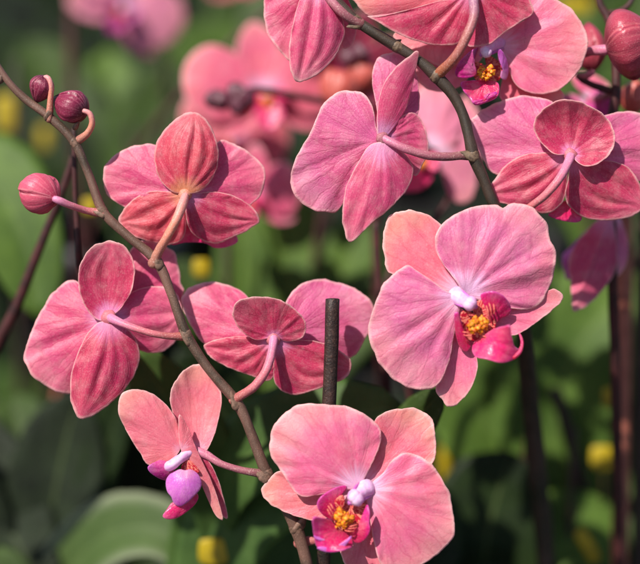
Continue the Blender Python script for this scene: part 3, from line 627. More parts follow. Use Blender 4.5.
# ---- bloom cut by the top edge
f = Flower(Bs, (318, -18, 0), (260, 0, 3.2), label='bloom at the top edge left of the dark stem, seen from behind').stalk(
    [(322, 78, 0, 3.2), (296, 66, -2, 2.5), (262, 40, -4, 2.5), (225, 0, -3, 2.4), (190, -50, 0, 2.5)], 'ped_mauve')
f.pet('petal', (180, -60), [(120, -120), (50, -80), (18, -20), (13, 50), (26, 110), (56, 155), (98, 194), (130, 130), (165, 20)], FB, y0=4, T=5, Cc=3, tip=(60, 160), rg=.3)
f.pet('petal', (195, -60), [(225, 0), (255, 70), (262, 152), (290, 148), (308, 105), (300, 40), (260, -30)], FB, y0=6, T=6, Cc=3)
f.pet('sepal', (185, -70), [(150, -30), (125, 5), (105, 80), (93, 160), (100, 232), (125, 264), (182, 240), (235, 190), (265, 130), (270, 80), (245, 10), (215, -40)], ('back', 'front'), y0=0, T=-2, Cc=6, Kk=-3, G=1.2, rg=.45, rn=13, lens=True, tip=(125, 264))
f.pet('sepal', (205, -70), [(240, -100), (330, -120), (420, -60), (380, -10), (300, 0), (240, -30)], ('back', 'front'), y0=1, T=3, Cc=3)

f = Flower(Bs, (472, -12, -4), (340, 0, 4.0), label='bloom at the top edge right of the dark stem, its sepals spread like wings').stalk(
    [(388, 305, 0, 3.4), (410, 282, -3, 3.0), (460, 230, -8, 2.7), (505, 150, -10, 2.6), (535, 70, -9, 2.6), (535, 10, -7, 2.7), (528, -48, -4, 2.9)], 'ped_olive')
f.pet('petal', (500, -50), [(440, -20), (300, -60), (150, -70), (20, -50), (60, 10), (110, 62), (200, 66), (350, 40), (460, 10)], ('front_salmon', 'front'), y0=0, T=4, Cc=3)
f.pet('petal', (480, -10), [(380, 40), (218, 132), (245, 175), (290, 215), (350, 245), (420, 270), (500, 240), (560, 150), (560, 50)], ('front', 'front'), y0=6, T=5, Cc=3, tip=(260, 190))
f.pet('sepal', (528, -45), [(470, -5), (395, 5), (320, 26), (220, 52), (140, 69), (103, 65), (150, 88), (220, 128), (290, 158), (360, 180), (430, 182), (480, 168), (512, 110), (532, 20)], ('back_deep', 'front'), y0=-4, T=-3, Cc=3, rg=.5, rn=14, ruf=.4, tip=(100, 65))
f.pet('sepal', (540, -45), [(534, 40), (520, 110), (512, 182), (560, 188), (610, 170), (660, 130), (720, 90), (775, 55), (765, 10), (720, -60), (620, -80)], ('back_deep', 'front'), y0=-4, T=4, Cc=2, rg=.5, rn=14, ruf=.6, tip=(775, 50))
f.pet('sepal', (532, -50), [(480, -90), (490, -190), (540, -240), (600, -200), (600, -100)], ('back_deep', 'front'), y0=-4, T=3, Cc=3)

# ---- bloom seen from behind at right edge
f = Flower(Bs, (570, 156, 8), (440, 60, 2.82), label='right edge bloom seen from behind with a round cupped top sepal').stalk(
    [(215, 440, 4, 2.4), (255, 414, -1, 2.1), (300, 378, -5, 2.2), (340, 330, -6, 2.3), (362, 288, -3, 2.4), (368, 268, 1, 2.6)], 'ped_pink', (367, 268, 1, 3.6))
f.pet('petal', (355, 268), [(322, 300), (240, 330), (150, 320), (105, 245), (85, 180), (97, 158), (140, 130), (210, 105), (268, 103), (320, 122), (350, 190)], ('back_mauve', 'front'), y0=4, T=8, Cc=3, rg=.4, tip=(90, 165))
f.pet('petal', (378, 268), [(400, 200), (440, 165), (470, 155), (520, 145), (572, 155), (625, 200), (640, 280), (600, 340), (500, 330), (420, 300)], ('back_mauve', 'front'), y0=4, T=9, Cc=3, rg=.4)
f.pet('sepal', (362, 270), [(320, 262), (240, 267), (182, 300), (148, 345), (125, 372), (150, 396), (230, 416), (300, 432), (346, 400), (358, 340)], FD, y0=2, T=7, Cc=4, rg=.5, rn=14, lens=True, tip=(128, 375))
f.pet('sepal', (372, 275), [(420, 288), (480, 284), (530, 303), (560, 345), (576, 392), (562, 430), (500, 450), (422, 450), (376, 425), (352, 385), (362, 330)], FD, y0=2, T=7, Cc=4, rg=.5, rn=14, lens=True, tip=(570, 410))
f.pet('sepal', (367, 268), [(325, 266), (290, 240), (266, 202), (270, 165), (300, 130), (345, 113), (400, 120), (450, 145), (485, 182), (493, 230), (476, 270), (440, 295), (408, 300), (384, 285)], FD, y0=0, T=-5, Cc=-4, Kk=4, B=-2, rg=.3, tip=(390, 115))
f.pet('lip', (355, 395), [(320, 425), (305, 438), (340, 452), (385, 458), (400, 445), (385, 410)], ('lip_magenta', 'lip_hot'), y0=13, na=40, nr=6)

# ================================================================== spray behind at upper right
Cs = empty('orchid_spray', P(612, 200, 40), 'slightly blurred orchid at the upper right edge with one large round bud', 'orchid')
mb = MB()
tube(mb, [(596, -30, 45, 1.9), (598, 0, 45, 2.0), (606, 14, 44, 2.1), (614, 40, 42, 2.2), (616, 90, 40, 2.6), (612, 120, 42, 2.6), (610, 170, 46, 2.6), (612, 260, 60, 2.8), (616, 400, 90, 3), (622, 700, 160, 3.2), (626, 1000, 230, 3.2)], 'stem_far', 90, 14, .08)
tube(mb, [(606, 14, 44, 1.6), (622, 10, 44, 1.5), (632, 0, 44, 1.5), (636, -20, 44, 1.4)], 'stem_far', 20, 10, .08)
tube(mb, [(614, 92, 42, 2.0), (590, 84, 42, 1.8), (578, 76, 42, 1.7)], 'stem_far', 20, 10, .08)
mb.build('stem', Cs, P(612, 200, 42))
bud(Cs, (606, 50, 16), (660, 34, 10), 17.5, 'bud_rose', [(566, 62, 30, 2.2), (578, 56, 26, 2.2), (592, 51, 21, 2.4), (606, 50, 17, 2.8)], 'ped_mauve', 'large round rose bud at the right edge', wide=.42, phase=2.4)
bud(Cs, (592, 72, 40), (588, 22, 44), 8.5, 'bud_rose', [(578, 76, 42, 1.7), (586, 76, 41, 1.9), (592, 72, 40, 1.9)], 'ped_mauve', 'narrow blurred bud behind the pink petal', wide=.5)
bud(Cs, (648, 100, 62), (616, 96, 62), 9, 'bud_orange', [(655, 110, 62, 2), (650, 104, 62, 2), (646, 100, 62, 2)], 'ped_mauve', 'salmon bud cut by the right edge', wide=.5)

f = Flower(Cs, (498, 45, 26), (440, 0, 3.2), label='front facing bloom with a magenta lip behind the dark stem').stalk(
    [(410, 200, 42, 2), (330, 190, 42, 2), (240, 170, 40, 2), (185, 145, 18, 2.2)], 'ped_mauve')
f.pet('petal', (150, 150), [(120, 90), (60, 60), (-20, 80), (-80, 150), (-90, 230), (-30, 290), (60, 280), (110, 220)], ('light_pink', 'back'), y0=17, T=3, Cc=3)
f.pet('sepal', (170, 150), [(150, 60), (130, -20), (160, -90), (220, -110), (270, -60), (262, 20), (220, 90)], ('front_salmon', 'back'), y0=19, T=3, Cc=-2)
f.pet('sepal', (185, 180), [(200, 240), (192, 312), (240, 335), (330, 335), (392, 328), (390, 290), (300, 240), (230, 190)], ('front_salmon', 'back'), y0=19, T=2, Cc=-2)
f.pet('petal', (180, 148), [(200, 108), (240, 80), (285, 52), (272, 20), (290, -12), (362, -8), (430, 40), (465, 100), (472, 150), (452, 220), (400, 276), (340, 300), (280, 296), (240, 268), (212, 205)], ('front', 'back'), y0=14, T=-7, Cc=2, Kk=-2, ruf=1.0, rg=.4, tip=(468, 130))
f.z = (440, 30, 5.64); cl = f.p2
mb = MB(); anther_column(mb, [(*cl(335, 78), 13, 3.6), (*cl(308, 90), 10, 3.0), (*cl(280, 106), 7, 2.8)], (*cl(258, 122), 4), 3.1, (-.8, -.6))
mb.build('column', f.fl, P(*cl(300, 90), 22))
mb = MB()
sheet(mb, cl(260, 200), zz([(200, 180), (190, 260), (230, 300), (300, 300), (350, 260), (330, 180), (260, 140)]), ('throat', 'lip_magenta'), y0=12, na=40, nr=8, ruf=.1, th=.8)
sheet(mb, cl(205, 250), zz([(195, 180), (205, 110), (215, 100), (170, 120), (115, 175), (88, 225), (95, 262), (150, 272)]), ('lip_purple', 'lip_magenta'), y0=9, T=-5, Cc=3, na=48, nr=10, ruf=.3, th=.8)
sheet(mb, cl(340, 265), zz([(360, 220), (340, 170), (325, 115), (345, 112), (375, 165), (385, 230), (370, 280)]), ('lip_violet', 'lip_magenta'), y0=9, T=-5, Cc=3, na=48, nr=10, ruf=.2, th=.8)
sheet(mb, cl(255, 285), zz([(200, 285), (120, 295), (130, 340), (170, 390), (200, 425), (260, 410), (320, 380), (335, 330), (320, 295)]), ('lip_magenta', 'lip_hot'), y0=7, T=-4, Cc=-3, na=56, nr=12, ruf=.8, th=.9)
sheet(mb, cl(250, 395), zz([(190, 400), (195, 420), (245, 412), (320, 365), (310, 350), (250, 370)]), ('lip_purple', 'lip_hot'), y0=2, na=40, nr=6, ruf=.4, th=.8)
for x, y, r in [(235, 225, 2.2), (232, 245, 2.2), (240, 262, 1.8), (280, 222, 2.2), (292, 240, 2.2), (275, 258, 2.0), (262, 275, 1.4), (285, 210, 1.6)]:
    blob(mb, (*cl(x, y), 4), r * .85, 'callus', lump=.7)
mb.build('lip', f.fl, P(*cl(260, 260), 20))
# blurred side bloom low at right
f = Flower(Cs, (610, 215, 50), (440, 200, 2.82), label='dusky blurred bloom hanging at right, seen from the side').stalk(
    [(490, -60, 46, 2.4), (500, -20, 50, 2.2), (495, 30, 52, 2.2), (480, 60, 52, 2.4)], 'ped_mauve')
f.pet('petal', (480, 40), [(420, 80), (370, 130), (345, 160), (350, 200), (365, 225), (420, 180), (470, 110)], ('lip_violet', 'lip_purple'), y0=62, T=4, Cc=3)
f.pet('petal', (490, 40), [(512, 60), (530, 130), (520, 190), (490, 215), (470, 150), (470, 80)], ('front_mauve', 'front'), y0=58, T=4, Cc=3)
f.pet('petal', (478, 40), [(440, 62), (410, 92), (380, 132), (362, 180), (370, 250), (376, 312), (412, 300), (460, 252), (492, 205), (500, 160), (495, 100)], ('back', 'front'), y0=50, T=-4, Cc=7, G=-1.5, lens=True, tip=(376, 312))
# purple-lipped bloom far behind the bud
f = Flower(Cs, (588, 100, 75), (440, 0, 3.2), label='out of focus bloom with a violet lip under the narrow bud').stalk(
    [(545, 300, 60, 2.2), (520, 310, 66, 2.2), (480, 320, 74, 2.2)], 'ped_mauve')
f.pet('petal', (470, 320), [(400, 300), (380, 340), (400, 400), (480, 380)], ('front_mauve', 'back'), y0=78, na=48, nr=8)
f.pet('petal', (470, 310), [(430, 270), (420, 240), (480, 235), (540, 270), (530, 320)], ('front', 'back'), y0=80, na=48, nr=8)
f.pet('lip', (470, 320), [(500, 290), (545, 310), (560, 350), (540, 390), (500, 380), (460, 350)], ('lip_purple', 'lip_magenta'), y0=72, T=-4, na=48, nr=8)

# ================================================================== generic whole bloom for the background
def local_xf(px, py, y, size, yaw, tilt, roll):
    c = P(px, py, y); k = size * .001
    rot = Matrix.Rotation(R(yaw), 3, UP) @ Matrix.Rotation(R(tilt), 3, RT) @ Matrix.Rotation(R(roll), 3, FW)
    return lambda x, yy, d: c + rot @ ((RT * x - UP * yy) * k * .01 + FW * d * .001 * (size / 45))
SEP = [(-12, -8), (-30, -35), (-30, -70), (-12, -100), (8, -101), (28, -72), (28, -35), (11, -8)]
def rotp(L, a):
    c, s = math.cos(R(a)), math.sin(R(a)); return [(x * c - y * s, x * s + y * c) for x, y in L]
PET = [(14, -22), (36, -58), (72, -72), (104, -50), (112, -12), (98, 24), (64, 40), (30, 26), (10, 8)]
def whole_flower(spray, px, py, y, size, yaw, tilt, roll, mp, ms, lipm='lip_magenta', label=None, stalk=None, res=.5):
    xf = local_xf(px, py, y, size, yaw, tilt, roll); o = xf(0, 0, 0)
    mb = MB(); 
    if stalk: tube(mb, [(0, 0, 2)] and [(px, py, y + 2, 2.0)] + stalk, 'ped_mauve', 24, 10)
    else: tube(mb, [(0, 0, 1, 2.2), (2, 6, 12, 2.0), (6, 20, 26, 2.0)], 'ped_mauve', 14, 10, xf=xf)
    fl = mb.build('flower', spray, o, label)
    n1, n2 = int(96 * res), int(18 * res) + 2
    for a in (0, 118, -118):
        m_ = MB(); sheet(m_, (0, 0), rotp(SEP, a), ms, y0=1, T=3, Cc=-2, lens=True, xf=xf, na=n1, nr=n2, scale=size / 45); m_.build('sepal', fl, o)
    for sx in (1, -1):
        m_ = MB(); sheet(m_, (0, 0), [(x * sx, yy) for x, yy in PET], mp, y0=-1, T=-1, Cc=3, Kk=-2, xf=xf, na=n1, nr=n2, ruf=1.5, scale=size / 45); m_.build('petal', fl, o)
    m_ = MB()
    for sx in (1, -1):
        sheet(m_, (0, 10), [(sx * 8, 2), (sx * 24, -4), (sx * 30, 12), (sx * 20, 26), (sx * 6, 20)], (lipm, 'lip_magenta'), y0=-4, T=-8, Cc=3, xf=xf, na=28, nr=5)
    sheet(m_, (0, 14), [(-8, 18), (-20, 36), (-14, 48), (0, 60), (14, 48), (20, 36), (8, 18)], (lipm, 'lip_hot'), y0=-6, T=-6, Cc=-3, xf=xf, na=32, nr=6)
    for q in ((-4, 14), (4, 14), (0, 20)): tube(m_, [(q[0], q[1], -7, size * .05), (q[0], q[1] + 3, -10, size * .05)], 'callus', 5, 8, xf=xf)
    m_.build('lip', fl, o)
    m_ = MB(); tube(m_, [(0, 0, -1, size * .07), (0, 3, -6, size * .08), (0, 8, -10, size * .07)], 'column', 8, 10, xf=xf); m_.build('column', fl, o)
    return fl

LP = ('light_pink', 'back'); FP = ('far_pink', 'back')
# pale bloom behind between the stems
Ds = empty('orchid_spray', P(440, 300, 90), 'blurred pale pink orchid with yellow spotted lip behind the dark olive stem', 'orchid')
mb = MB(); tube(mb, [(470, 90, 130, 1.8), (474, 150, 130, 2.0), (430, 230, 128, 2.2), (388, 280, 126, 2.3), (383, 380, 126, 2.4), (388, 560, 150, 2.6), (392, 900, 240, 2.8)], 'stem_far', 70, 12, .06)
mb.build('stem', Ds, P(440, 300, 100))
f = Flower(Ds, (432, 150, 115), (380, 90, 4.67), label='pale pink bloom').stalk([(440, 120, 130, 2), (330, 200, 126, 2), (260, 260, 117, 2)], 'ped_mauve')
f.pet('petal', (240, 270), [(200, 180), (160, 100), (160, 20), (230, -30), (320, -10), (370, 80), (380, 170), (340, 250)], LP, y0=115, T=4, Cc=3, label='pale petal pointing up')
f.pet('petal', (270, 280), [(300, 260), (370, 280), (440, 340), (450, 420), (430, 500), (380, 530), (330, 500), (300, 420)], LP, y0=115, T=6, Cc=3)
f.pet('sepal', (260, 280), [(340, 200), (380, 60), (400, 30), (460, 110), (480, 250), (440, 360), (340, 340)], LP, y0=119, T=4, Cc=3)
mb = MB(); cl = f.p2
sheet(mb, cl(215, 330), [cl(*q) for q in [(230, 290), (260, 290), (280, 330), (260, 380), (225, 370)]], ('lip_magenta', 'lip_hot'), y0=105, T=-3, na=40, nr=8)
sheet(mb, cl(210, 370), [cl(*q) for q in [(150, 370), (120, 430), (100, 470), (160, 475), (210, 455), (245, 410), (235, 370)]], ('lip_hot', 'lip_magenta'), y0=103, T=-3, na=40, nr=8)
for q in ((185, 335), (200, 345), (190, 355)): blob(mb, (*cl(*q), 98), 2.6, 'callus')
mb.build('lip', f.fl, P(*cl(215, 350), 105))

# far bloom, upper centre left, with cluster of small buds
Es = empty('orchid_spray', P(270, 300, 170), 'out of focus coral pink blooms with clustered dark buds on a thin stem, upper centre', 'orchid')
mb = MB()
tube(mb, [(212, 103, 120, 2.0), (232, 96, 122, 2.6), (258, 90, 124, 2.2), (290, 95, 126, 2.2), (316, 100, 128, 2.2), (345, 110, 132, 2.4), (370, 150, 140, 2.6), (376, 230, 150, 2.8), (378, 330, 170, 2.8), (384, 420, 200, 3), (390, 700, 280, 3), (394, 1000, 380, 3)], 'stem_far', 90, 12, .08)
mb.build('stem', Es, P(270, 300, 150))
for a, t_, r in [((232, 96), (243, 88), 6.5), ((226, 98), (214, 104), 6), ((240, 95), (252, 104), 6.5), ((238, 98), (238, 114), 6), ((222, 100), (204, 99), 5.5)]:
    bud(Es, (*a, 120), (*t_, 112), r, 'bud_far', [(a[0], a[1] + 3, 121, 1.6), (a[0], a[1] + 1, 120, 1.8), (a[0], a[1], 120, 1.6)], 'ped_mauve')
bud(Es, (344, 78, 135), (330, 104, 120), 12, 'bud_orange', [(352, 110, 132, 2), (350, 90, 136, 2), (344, 78, 135, 2)], 'ped_mauve')
bud(Es, (366, 66, 145), (352, 92, 135), 11, 'bud_orange', [(366, 120, 138, 2), (370, 90, 145, 2), (366, 66, 145, 2)], 'ped_mauve')
bud(Es, (352, 62, 135), (342, 50, 130), 6, 'bud_far', [(360, 100, 140, 2), (358, 80, 140, 2), (352, 62, 135, 2)], 'ped_mauve')
bud(Es, (366, 50, 135), (352, 58, 130), 6, 'bud_far', [(360, 100, 140, 2), (368, 70, 140, 2), (366, 50, 135, 2)], 'ped_mauve')
whole_flower(Es, 264, 92, 185, 45, 8, -6, -6, FP, ('far_pink', 'back'), 'lip_hot', 'large blurred coral bloom')
whole_flower(Es, 254, 194, 175, 30, -25, 10, 6, ('back', 'front'), ('back', 'front'), 'lip_hot', 'blurred rose bloom below the coral one')
whole_flower(Es, 372, 96, 215, 38, -15, 20, -12, FP, ('back', 'front'), 'lip_hot', 'coral bloom right of the orange buds')
whole_flower(Es, 232, 138, 230, 34, 15, 0, 20, FP, FP, 'lip_hot', 'pink bloom under the buds')
whole_flower(Es, 350, 64, 190, 34, 20, 30, 10, ('back_deep', 'front'), ('back_deep', 'front'), 'lip_magenta', 'dark red blurred bloom behind the orange buds')

Fs = empty('orchid_spray', P(110, 200, 330), 'very blurred pink bloom cut by the top edge at upper left', 'orchid')
mb = MB(); tube(mb, [(80, -60, 330, 2.6), (72, 0, 332, 3.4), (71, 60, 334, 3.6), (74, 130, 340, 3.6), (84, 300, 370, 3.8), (90, 600, 440, 4)], 'stem_far', 60, 12, .06); mb.build('stem', Fs, P(80, 200, 340))
whole_flower(Fs, 124, 6, 330, 40, 20, 5, 30, LP, ('light_pink', 'back'), 'lip_purple', 'big blurred pink bloom')
whole_flower(Fs, 250, -34, 420, 40, -10, 10, 0, FP, FP, 'lip_hot')

# ================================================================== stakes and bare stems
def pole(name, pts, mat, label, cat, group=None, cap=True, n=60):
    mb = MB(); tube(mb, pts, mat, n, 18, .03); o = mb.build(name, None, P(*pts[0][:3]), None); return setp(o, label, cat, group)
# the sharp stake: flat cut top
mb = MB(); pts = [(332.5, 299, 0.0), (332, 330, .6), (330.5, 370, 1.6), (329, 405, 2.8), (327, 470, 6), (322, 620, 20), (316, 1000, 60), (312, 1300, 110)]
tube(mb, [(x, y, d, 3.55) for x, y, d in pts], 'stake_dark', 80, 20, .05)
o = mb.build('plant_stake', None, P(332.5, 299, 0)); setp(o, 'short dark brown plant stake with a flat cut top standing before the centre bloom', 'plant stake')
# cut the cap flat
me = o.data
tipz = UP.dot(P(332.5, 299, 0)) - UP.dot(Vector(o['wloc']))
for v in me.vertices:
    if UP.dot(v.co) > tipz: v.co -= UP * ((UP.dot(v.co) - tipz) * .85)
pole('plant_stake', [(624, 214, 120, 5.2), (623, 330, 130, 5.2), (621, 470, 142, 5.2), (619, 620, 156, 5.2), (616, 1000, 250, 5.2)], 'stake_red', 'blurred reddish brown stake rising near the right edge', 'plant stake')
pole('plant_stake', [(643, 210, 150, 4.2), (641, 330, 160, 4.2), (639, 470, 172, 4.2), (638, 700, 190, 4.2), (636, 1000, 250, 4.2)], 'stake_dark', 'dark stake touching the right edge', 'plant stake')
pole('plant_stake', [(556, 392, 195, 4.2), (570, 440, 200, 4.2), (588, 520, 215, 4.2), (606, 700, 250, 4.2), (620, 900, 300, 4.2)], 'stake_dark', 'dark slanting stake behind the green leaves at lower right', 'plant stake')
pole('flower_stem', [(74, 130, 30, 1.3), (75, 190, 32, 1.5), (78, 240, 34, 1.7), (80, 272, 40, 1.8), (100, 330, 70, 2), (150, 400, 140, 2), (190, 520, 160, 2), (220, 800, 190, 2)], 'stem_far', 'thin dark bare stem just right of the rosy bud', 'stem')
pole('flower_stem', [(78, 140, 60, 1.8), (66, 180, 62, 2), (50, 222, 66, 2.3), (34, 262, 70, 2.6), (15, 310, 76, 3.0), (-6, 352, 84, 3.4), (-60, 470, 110, 3.6)], 'stem_far', 'reddish bare stem slanting down to the left edge behind the rosy bud', 'stem')
pole('flower_stem', [(376, 225, 70, 2.0), (379, 300, 72, 2.0), (382, 350, 74, 2.2), (388, 400, 80, 2.2), (396, 600, 130, 2.4)], 'stem_far', 'dark bare stem left of the facing right centre bloom', 'stem')
pole('flower_stem', [(404, 380, 90, 2.0), (410, 400, 92, 2.0), (408, 470, 100, 2.2), (410, 600, 140, 2.4)], 'stem_far', 'dark bare stem below the facing right centre bloom', 'stem')
pole('flower_stem', [(360, -60, 300, 2.4), (215, 60, 300, 2.4), (110, 190, 330, 2.6), (60, 320, 380, 2.8)], 'stem_far', 'very blurred stem slanting behind the upper left bloom', 'stem')

# ================================================================== leaves, pots
def leaf_mesh(mb, path, mat, fold=.25, droop=0, tilt=0.0, th=1.6, n=30, m=11, xf=P, face=None):
    """path: (px,py,ymm,halfwidth mm); fold = V depth; tilt = rotation of the blade about its midrib (deg)"""
    sm = spline(path, n); pts = [Vector(xf(*p[:3])) for p in sm]; top = []; bot = []; uv = []
    hint = face if face is not None else (-FW + UP * .5).normalized()
    for i, (p, s) in enumerate(zip(pts, sm)):
        t = (pts[min(i + 1, n - 1)] - pts[max(i - 1, 0)]).normalized()
        side = t.cross(hint); side.normalize(); nn = side.cross(t).normalized()
        if tilt:
            q = Matrix.Rotation(R(tilt), 3, t); side = q @ side; nn = q @ nn
        hw = s[3] * .001; u = i / (n - 1)
        for k in range(m):
            v = -1 + 2 * k / (m - 1)
            h = fold * hw * (abs(v) ** 1.3) - .0006 * math.exp(-(v / .12) ** 2) + .0015 * noise.noise((v * 1.5, u * 5, hw * 90))
            q = p + side * v * hw + nn * h
            e = th * .0005 * (1 - .8 * abs(v) ** 3)
            top.append(q + nn * e); bot.append(q - nn * e); uv.append((.5 + v / 2, u))
    N = n * m; fs = []
    for i in range(n - 1):
        for k in range(m - 1):
            a = i * m + k; f = (a, a + 1, a + m + 1, a + m); fs.append(tuple(reversed(f))); fs.append(tuple(q + N for q in f))
    edge = [(i * m, (i + 1) * m) for i in range(n - 1)] + [((i + 1) * m + m - 1, i * m + m - 1) for i in range(n - 1)] + [(k + 1, k) for k in range(m - 1)] + [((n - 1) * m + k, (n - 1) * m + k + 1) for k in range(m - 1)]
    for a, b in edge: fs.append((b, a, a + N, b + N))
    mb.add(top + bot, fs, uv + uv, [(0, 0)] * (2 * N), [mb.mi(mat)] * len(fs))

def strap(A_, T_, wpx, bend=(0, 0), base=.55, tipw=.35):
    """a leaf path from crown A_ to tip T_ (px,py,ymm), max half width mm, bend px offset at the middle"""
    out = []
    for t, wv in ((0, base * .6), (.15, base), (.35, .9), (.6, 1.0), (.8, .85), (.92, .58), (1.0, .1)):
        b = 4 * t * (1 - t)
        out.append((A_[0] + (T_[0] - A_[0]) * t + bend[0] * b, A_[1] + (T_[1] - A_[1]) * t + bend[1] * b, A_[2] + (T_[2] - A_[2]) * t, wpx * wv))
    return out

GZ = CAM.z - .74
def pot_mesh(mb, c, r=.06, h=.11):
    n = 32; prof = [(.0, 0), (.78, 0), (.80, .03), (.97, .92), (1.06, .92), (1.06, 1.0), (.98, 1.0), (.93, .9), (.0, .9)]
    vs = []; fs = []
    for a, b in prof:
        for k in range(n):
            q = 2 * math.pi * k / n; vs.append(Vector((c.x + math.cos(q) * r * a, c.y + math.sin(q) * r * a, c.z + b * h)))
    for i in range(len(prof) - 1):
        for k in range(n):
            j = (k + 1) % n; fs.append((i * n + k, i * n + j, (i + 1) * n + j, (i + 1) * n + k))
    ms = [mb.mi('pot')] * (n * 7) + [mb.mi('bark')] * n
    mb.add(vs, fs, [(0, 0)] * len(vs), [(0, 0)] * len(vs), ms)

def plant(label, crown, leaves, group=None):
    """a potted plant under crown (px,py,y); leaves: (tip, halfwidth mm, bend, mat, opts)"""
    c = P(*crown); base = Vector((c.x, c.y, GZ))
    r = empty('orchid_plant', base, label, 'potted plant', group)
    m_ = MB(); pot_mesh(m_, base, .055, max(.05, c.z - GZ)); m_.build('pot', r, base)
    for tip, hw, bend, mat, kw in leaves:
        m_ = MB(); kw = dict(kw); via = kw.pop('via', None); st = kw.pop('start', crown); bs = kw.pop('base', .55)
        leaf_mesh(m_, via or strap(st, tip, hw, bend, bs), mat, **kw); m_.build('leaf', r, c)
    return r

V = lambda *p: dict(via=list(p), fold=.15)
plant('potted orchid whose broad dark green leaves spread under the centre bloom', (190, 820, 90),
      [(0, 0, 0, 'leaf_near', V((190, 820, 90, 9), (188, 620, 130, 14), (212, 500, 100, 20), (265, 442, 66, 25), (330, 418, 58, 22), (382, 408, 54, 12), (402, 408, 52, 2))),
       (0, 0, 0, 'leaf_near', V((190, 820, 90, 9), (196, 640, 110, 16), (228, 530, 100, 27), (280, 470, 92, 32), (330, 445, 88, 24), (370, 440, 86, 3))),
       (0, 0, 0, 'leaf_near', V((190, 820, 90, 9), (290, 640, 130, 22), (296, 540, 130, 36), (268, 470, 130, 34), (240, 425, 130, 4))),
       (0, 0, 0, 'leaf_near', V((190, 820, 90, 9), (120, 740, 70, 20), (60, 720, 60, 24), (0, 740, 60, 4)))])
plant('potted orchid whose pointed green leaf shows below the leftmost bloom', (240, 800, 140),
      [(0, 0, 0, 'leaf_near', V((240, 800, 140, 9), (230, 560, 110, 14), (200, 450, 80, 19), (160, 390, 60, 17), (140, 358, 52, 9), (134, 346, 50, 1))),
       (0, 0, 0, 'leaf_dark', V((240, 800, 140, 9), (290, 560, 200, 20), (240, 440, 190, 28), (180, 372, 170, 22), (170, 350, 170, 2))),
       (0, 0, 0, 'leaf_dark', V((240, 800, 140, 9), (380, 640, 150, 20), (410, 560, 150, 30), (420, 500, 150, 24), (424, 470, 150, 3)))])
plant('potted orchid with a wide light green leaf standing at the left edge', (20, 700, 200),
      [(0, 0, 0, 'leaf_light', V((-140, 420, 200, 9), (-110, 260, 190, 16), (-60, 180, 180, 26), (-12, 180, 170, 32), (20, 230, 160, 26), (36, 290, 155, 16), (38, 318, 152, 2))),
       ((120, 205, 160), 15, (30, 20), 'leaf_dark', {}),
       ((160, 262, 150), 12, (10, -10), 'leaf_dark', {}),
       ((-80, 420, 160), 28, (0, -30), 'leaf_grey', {})])
plant('potted orchid with a large dull grey green oval leaf at lower left', (50, 610, 170),
      [(0, 0, 0, 'leaf_grey', V((50, 610, 190, 9), (46, 560, 185, 22), (54, 500, 180, 31), (66, 440, 176, 27), (76, 405, 172, 14), (80, 392, 170, 2))),
       ((-70, 420, 200), 34, (0, -20), 'leaf_grey', {}),
       ((10, 395, 230), 26, (0, -20), 'leaf_mid', {})])
plant('potted orchid with an arching leaf, pale reflection painted along its edges, at the bottom left', (40, 760, 130),
      [(0, 0, 0, 'leaf_pale', dict(via=[(40, 760, 130, 9), (50, 640, 180, 14), (72, 568, 175, 20), (118, 530, 165, 22), (172, 536, 155, 17), (210, 590, 150, 8), (240, 630, 160, 2)], fold=.3)),
       ((-20, 560, 150), 24, (0, -40), 'leaf_mid', {})])
plant('potted orchid with upright light green leaves behind the centre bloom', (262, 480, 230),
      [((238, 195, 250), 22, (0, 0), 'leaf_light', dict(fold=.25)),
       ((290, 170, 260), 26, (6, 0), 'leaf_light', dict(fold=.25)),
       ((360, 215, 250), 24, (10, -10), 'leaf_light', dict(fold=.2)),
       ((420, 300, 230), 26, (0, -60), 'leaf_mid', dict(fold=.2)),
       ((170, 262, 240), 20, (0, -30), 'leaf_mid', {})])
plant('potted orchid with large light green leaves below the right edge bloom', (570, 600, 215),
      [((650, 285, 210), 44, (-50, -50), 'leaf_light', dict(fold=.2)),
       ((520, 240, 240), 40, (0, 10), 'leaf_light', dict(fold=.15)),
       ((430, 370, 220), 36, (0, -40), 'leaf_light', dict(fold=.2)),
       ((600, 240, 280), 34, (10, 0), 'leaf_mid', dict(fold=.2)),
       ((690, 420, 230), 34, (0, -20), 'leaf_mid', {})])
plant('potted orchid with a round dark green leaf at the lower right', (480, 640, 180),
      [((512, 452, 170), 40, (-10, 0), 'leaf_dark', dict(fold=.1)),
       ((620, 545, 190), 34, (0, -40), 'leaf_light', dict(fold=.2)),
       ((400, 560, 200), 30, (0, -20), 'leaf_grey', {})])
plant('potted orchid whose small green leaf tip shows under the facing right bloom', (395, 800, 110),
      [(0, 0, 0, 'leaf_mid', V((395, 800, 110, 8), (392, 560, 70, 10), (404, 450, 48, 12), (424, 412, 40, 11), (438, 396, 36, 6), (444, 388, 35, 1))),
       (0, 0, 0, 'leaf_dark', V((395, 800, 110, 8), (470, 640, 120, 20), (500, 600, 130, 24), (540, 580, 140, 3)))])
plant('potted orchid with mid green leaves behind the small dark buds', (110, 230, 420),
      [((180, 60, 430), 38, (6, 0), 'leaf_mid', dict(fold=.2)),
       ((30, 40, 450), 40, (0, 0), 'leaf_mid', dict(fold=.2)),
       ((110, 50, 470), 30, (0, 0), 'leaf_light', dict(fold=.2)),
       ((210, 160, 420), 34, (0, -20), 'leaf_mid', {}),
       ((-20, 130, 420), 34, (0, -30), 'leaf_dark', {})])
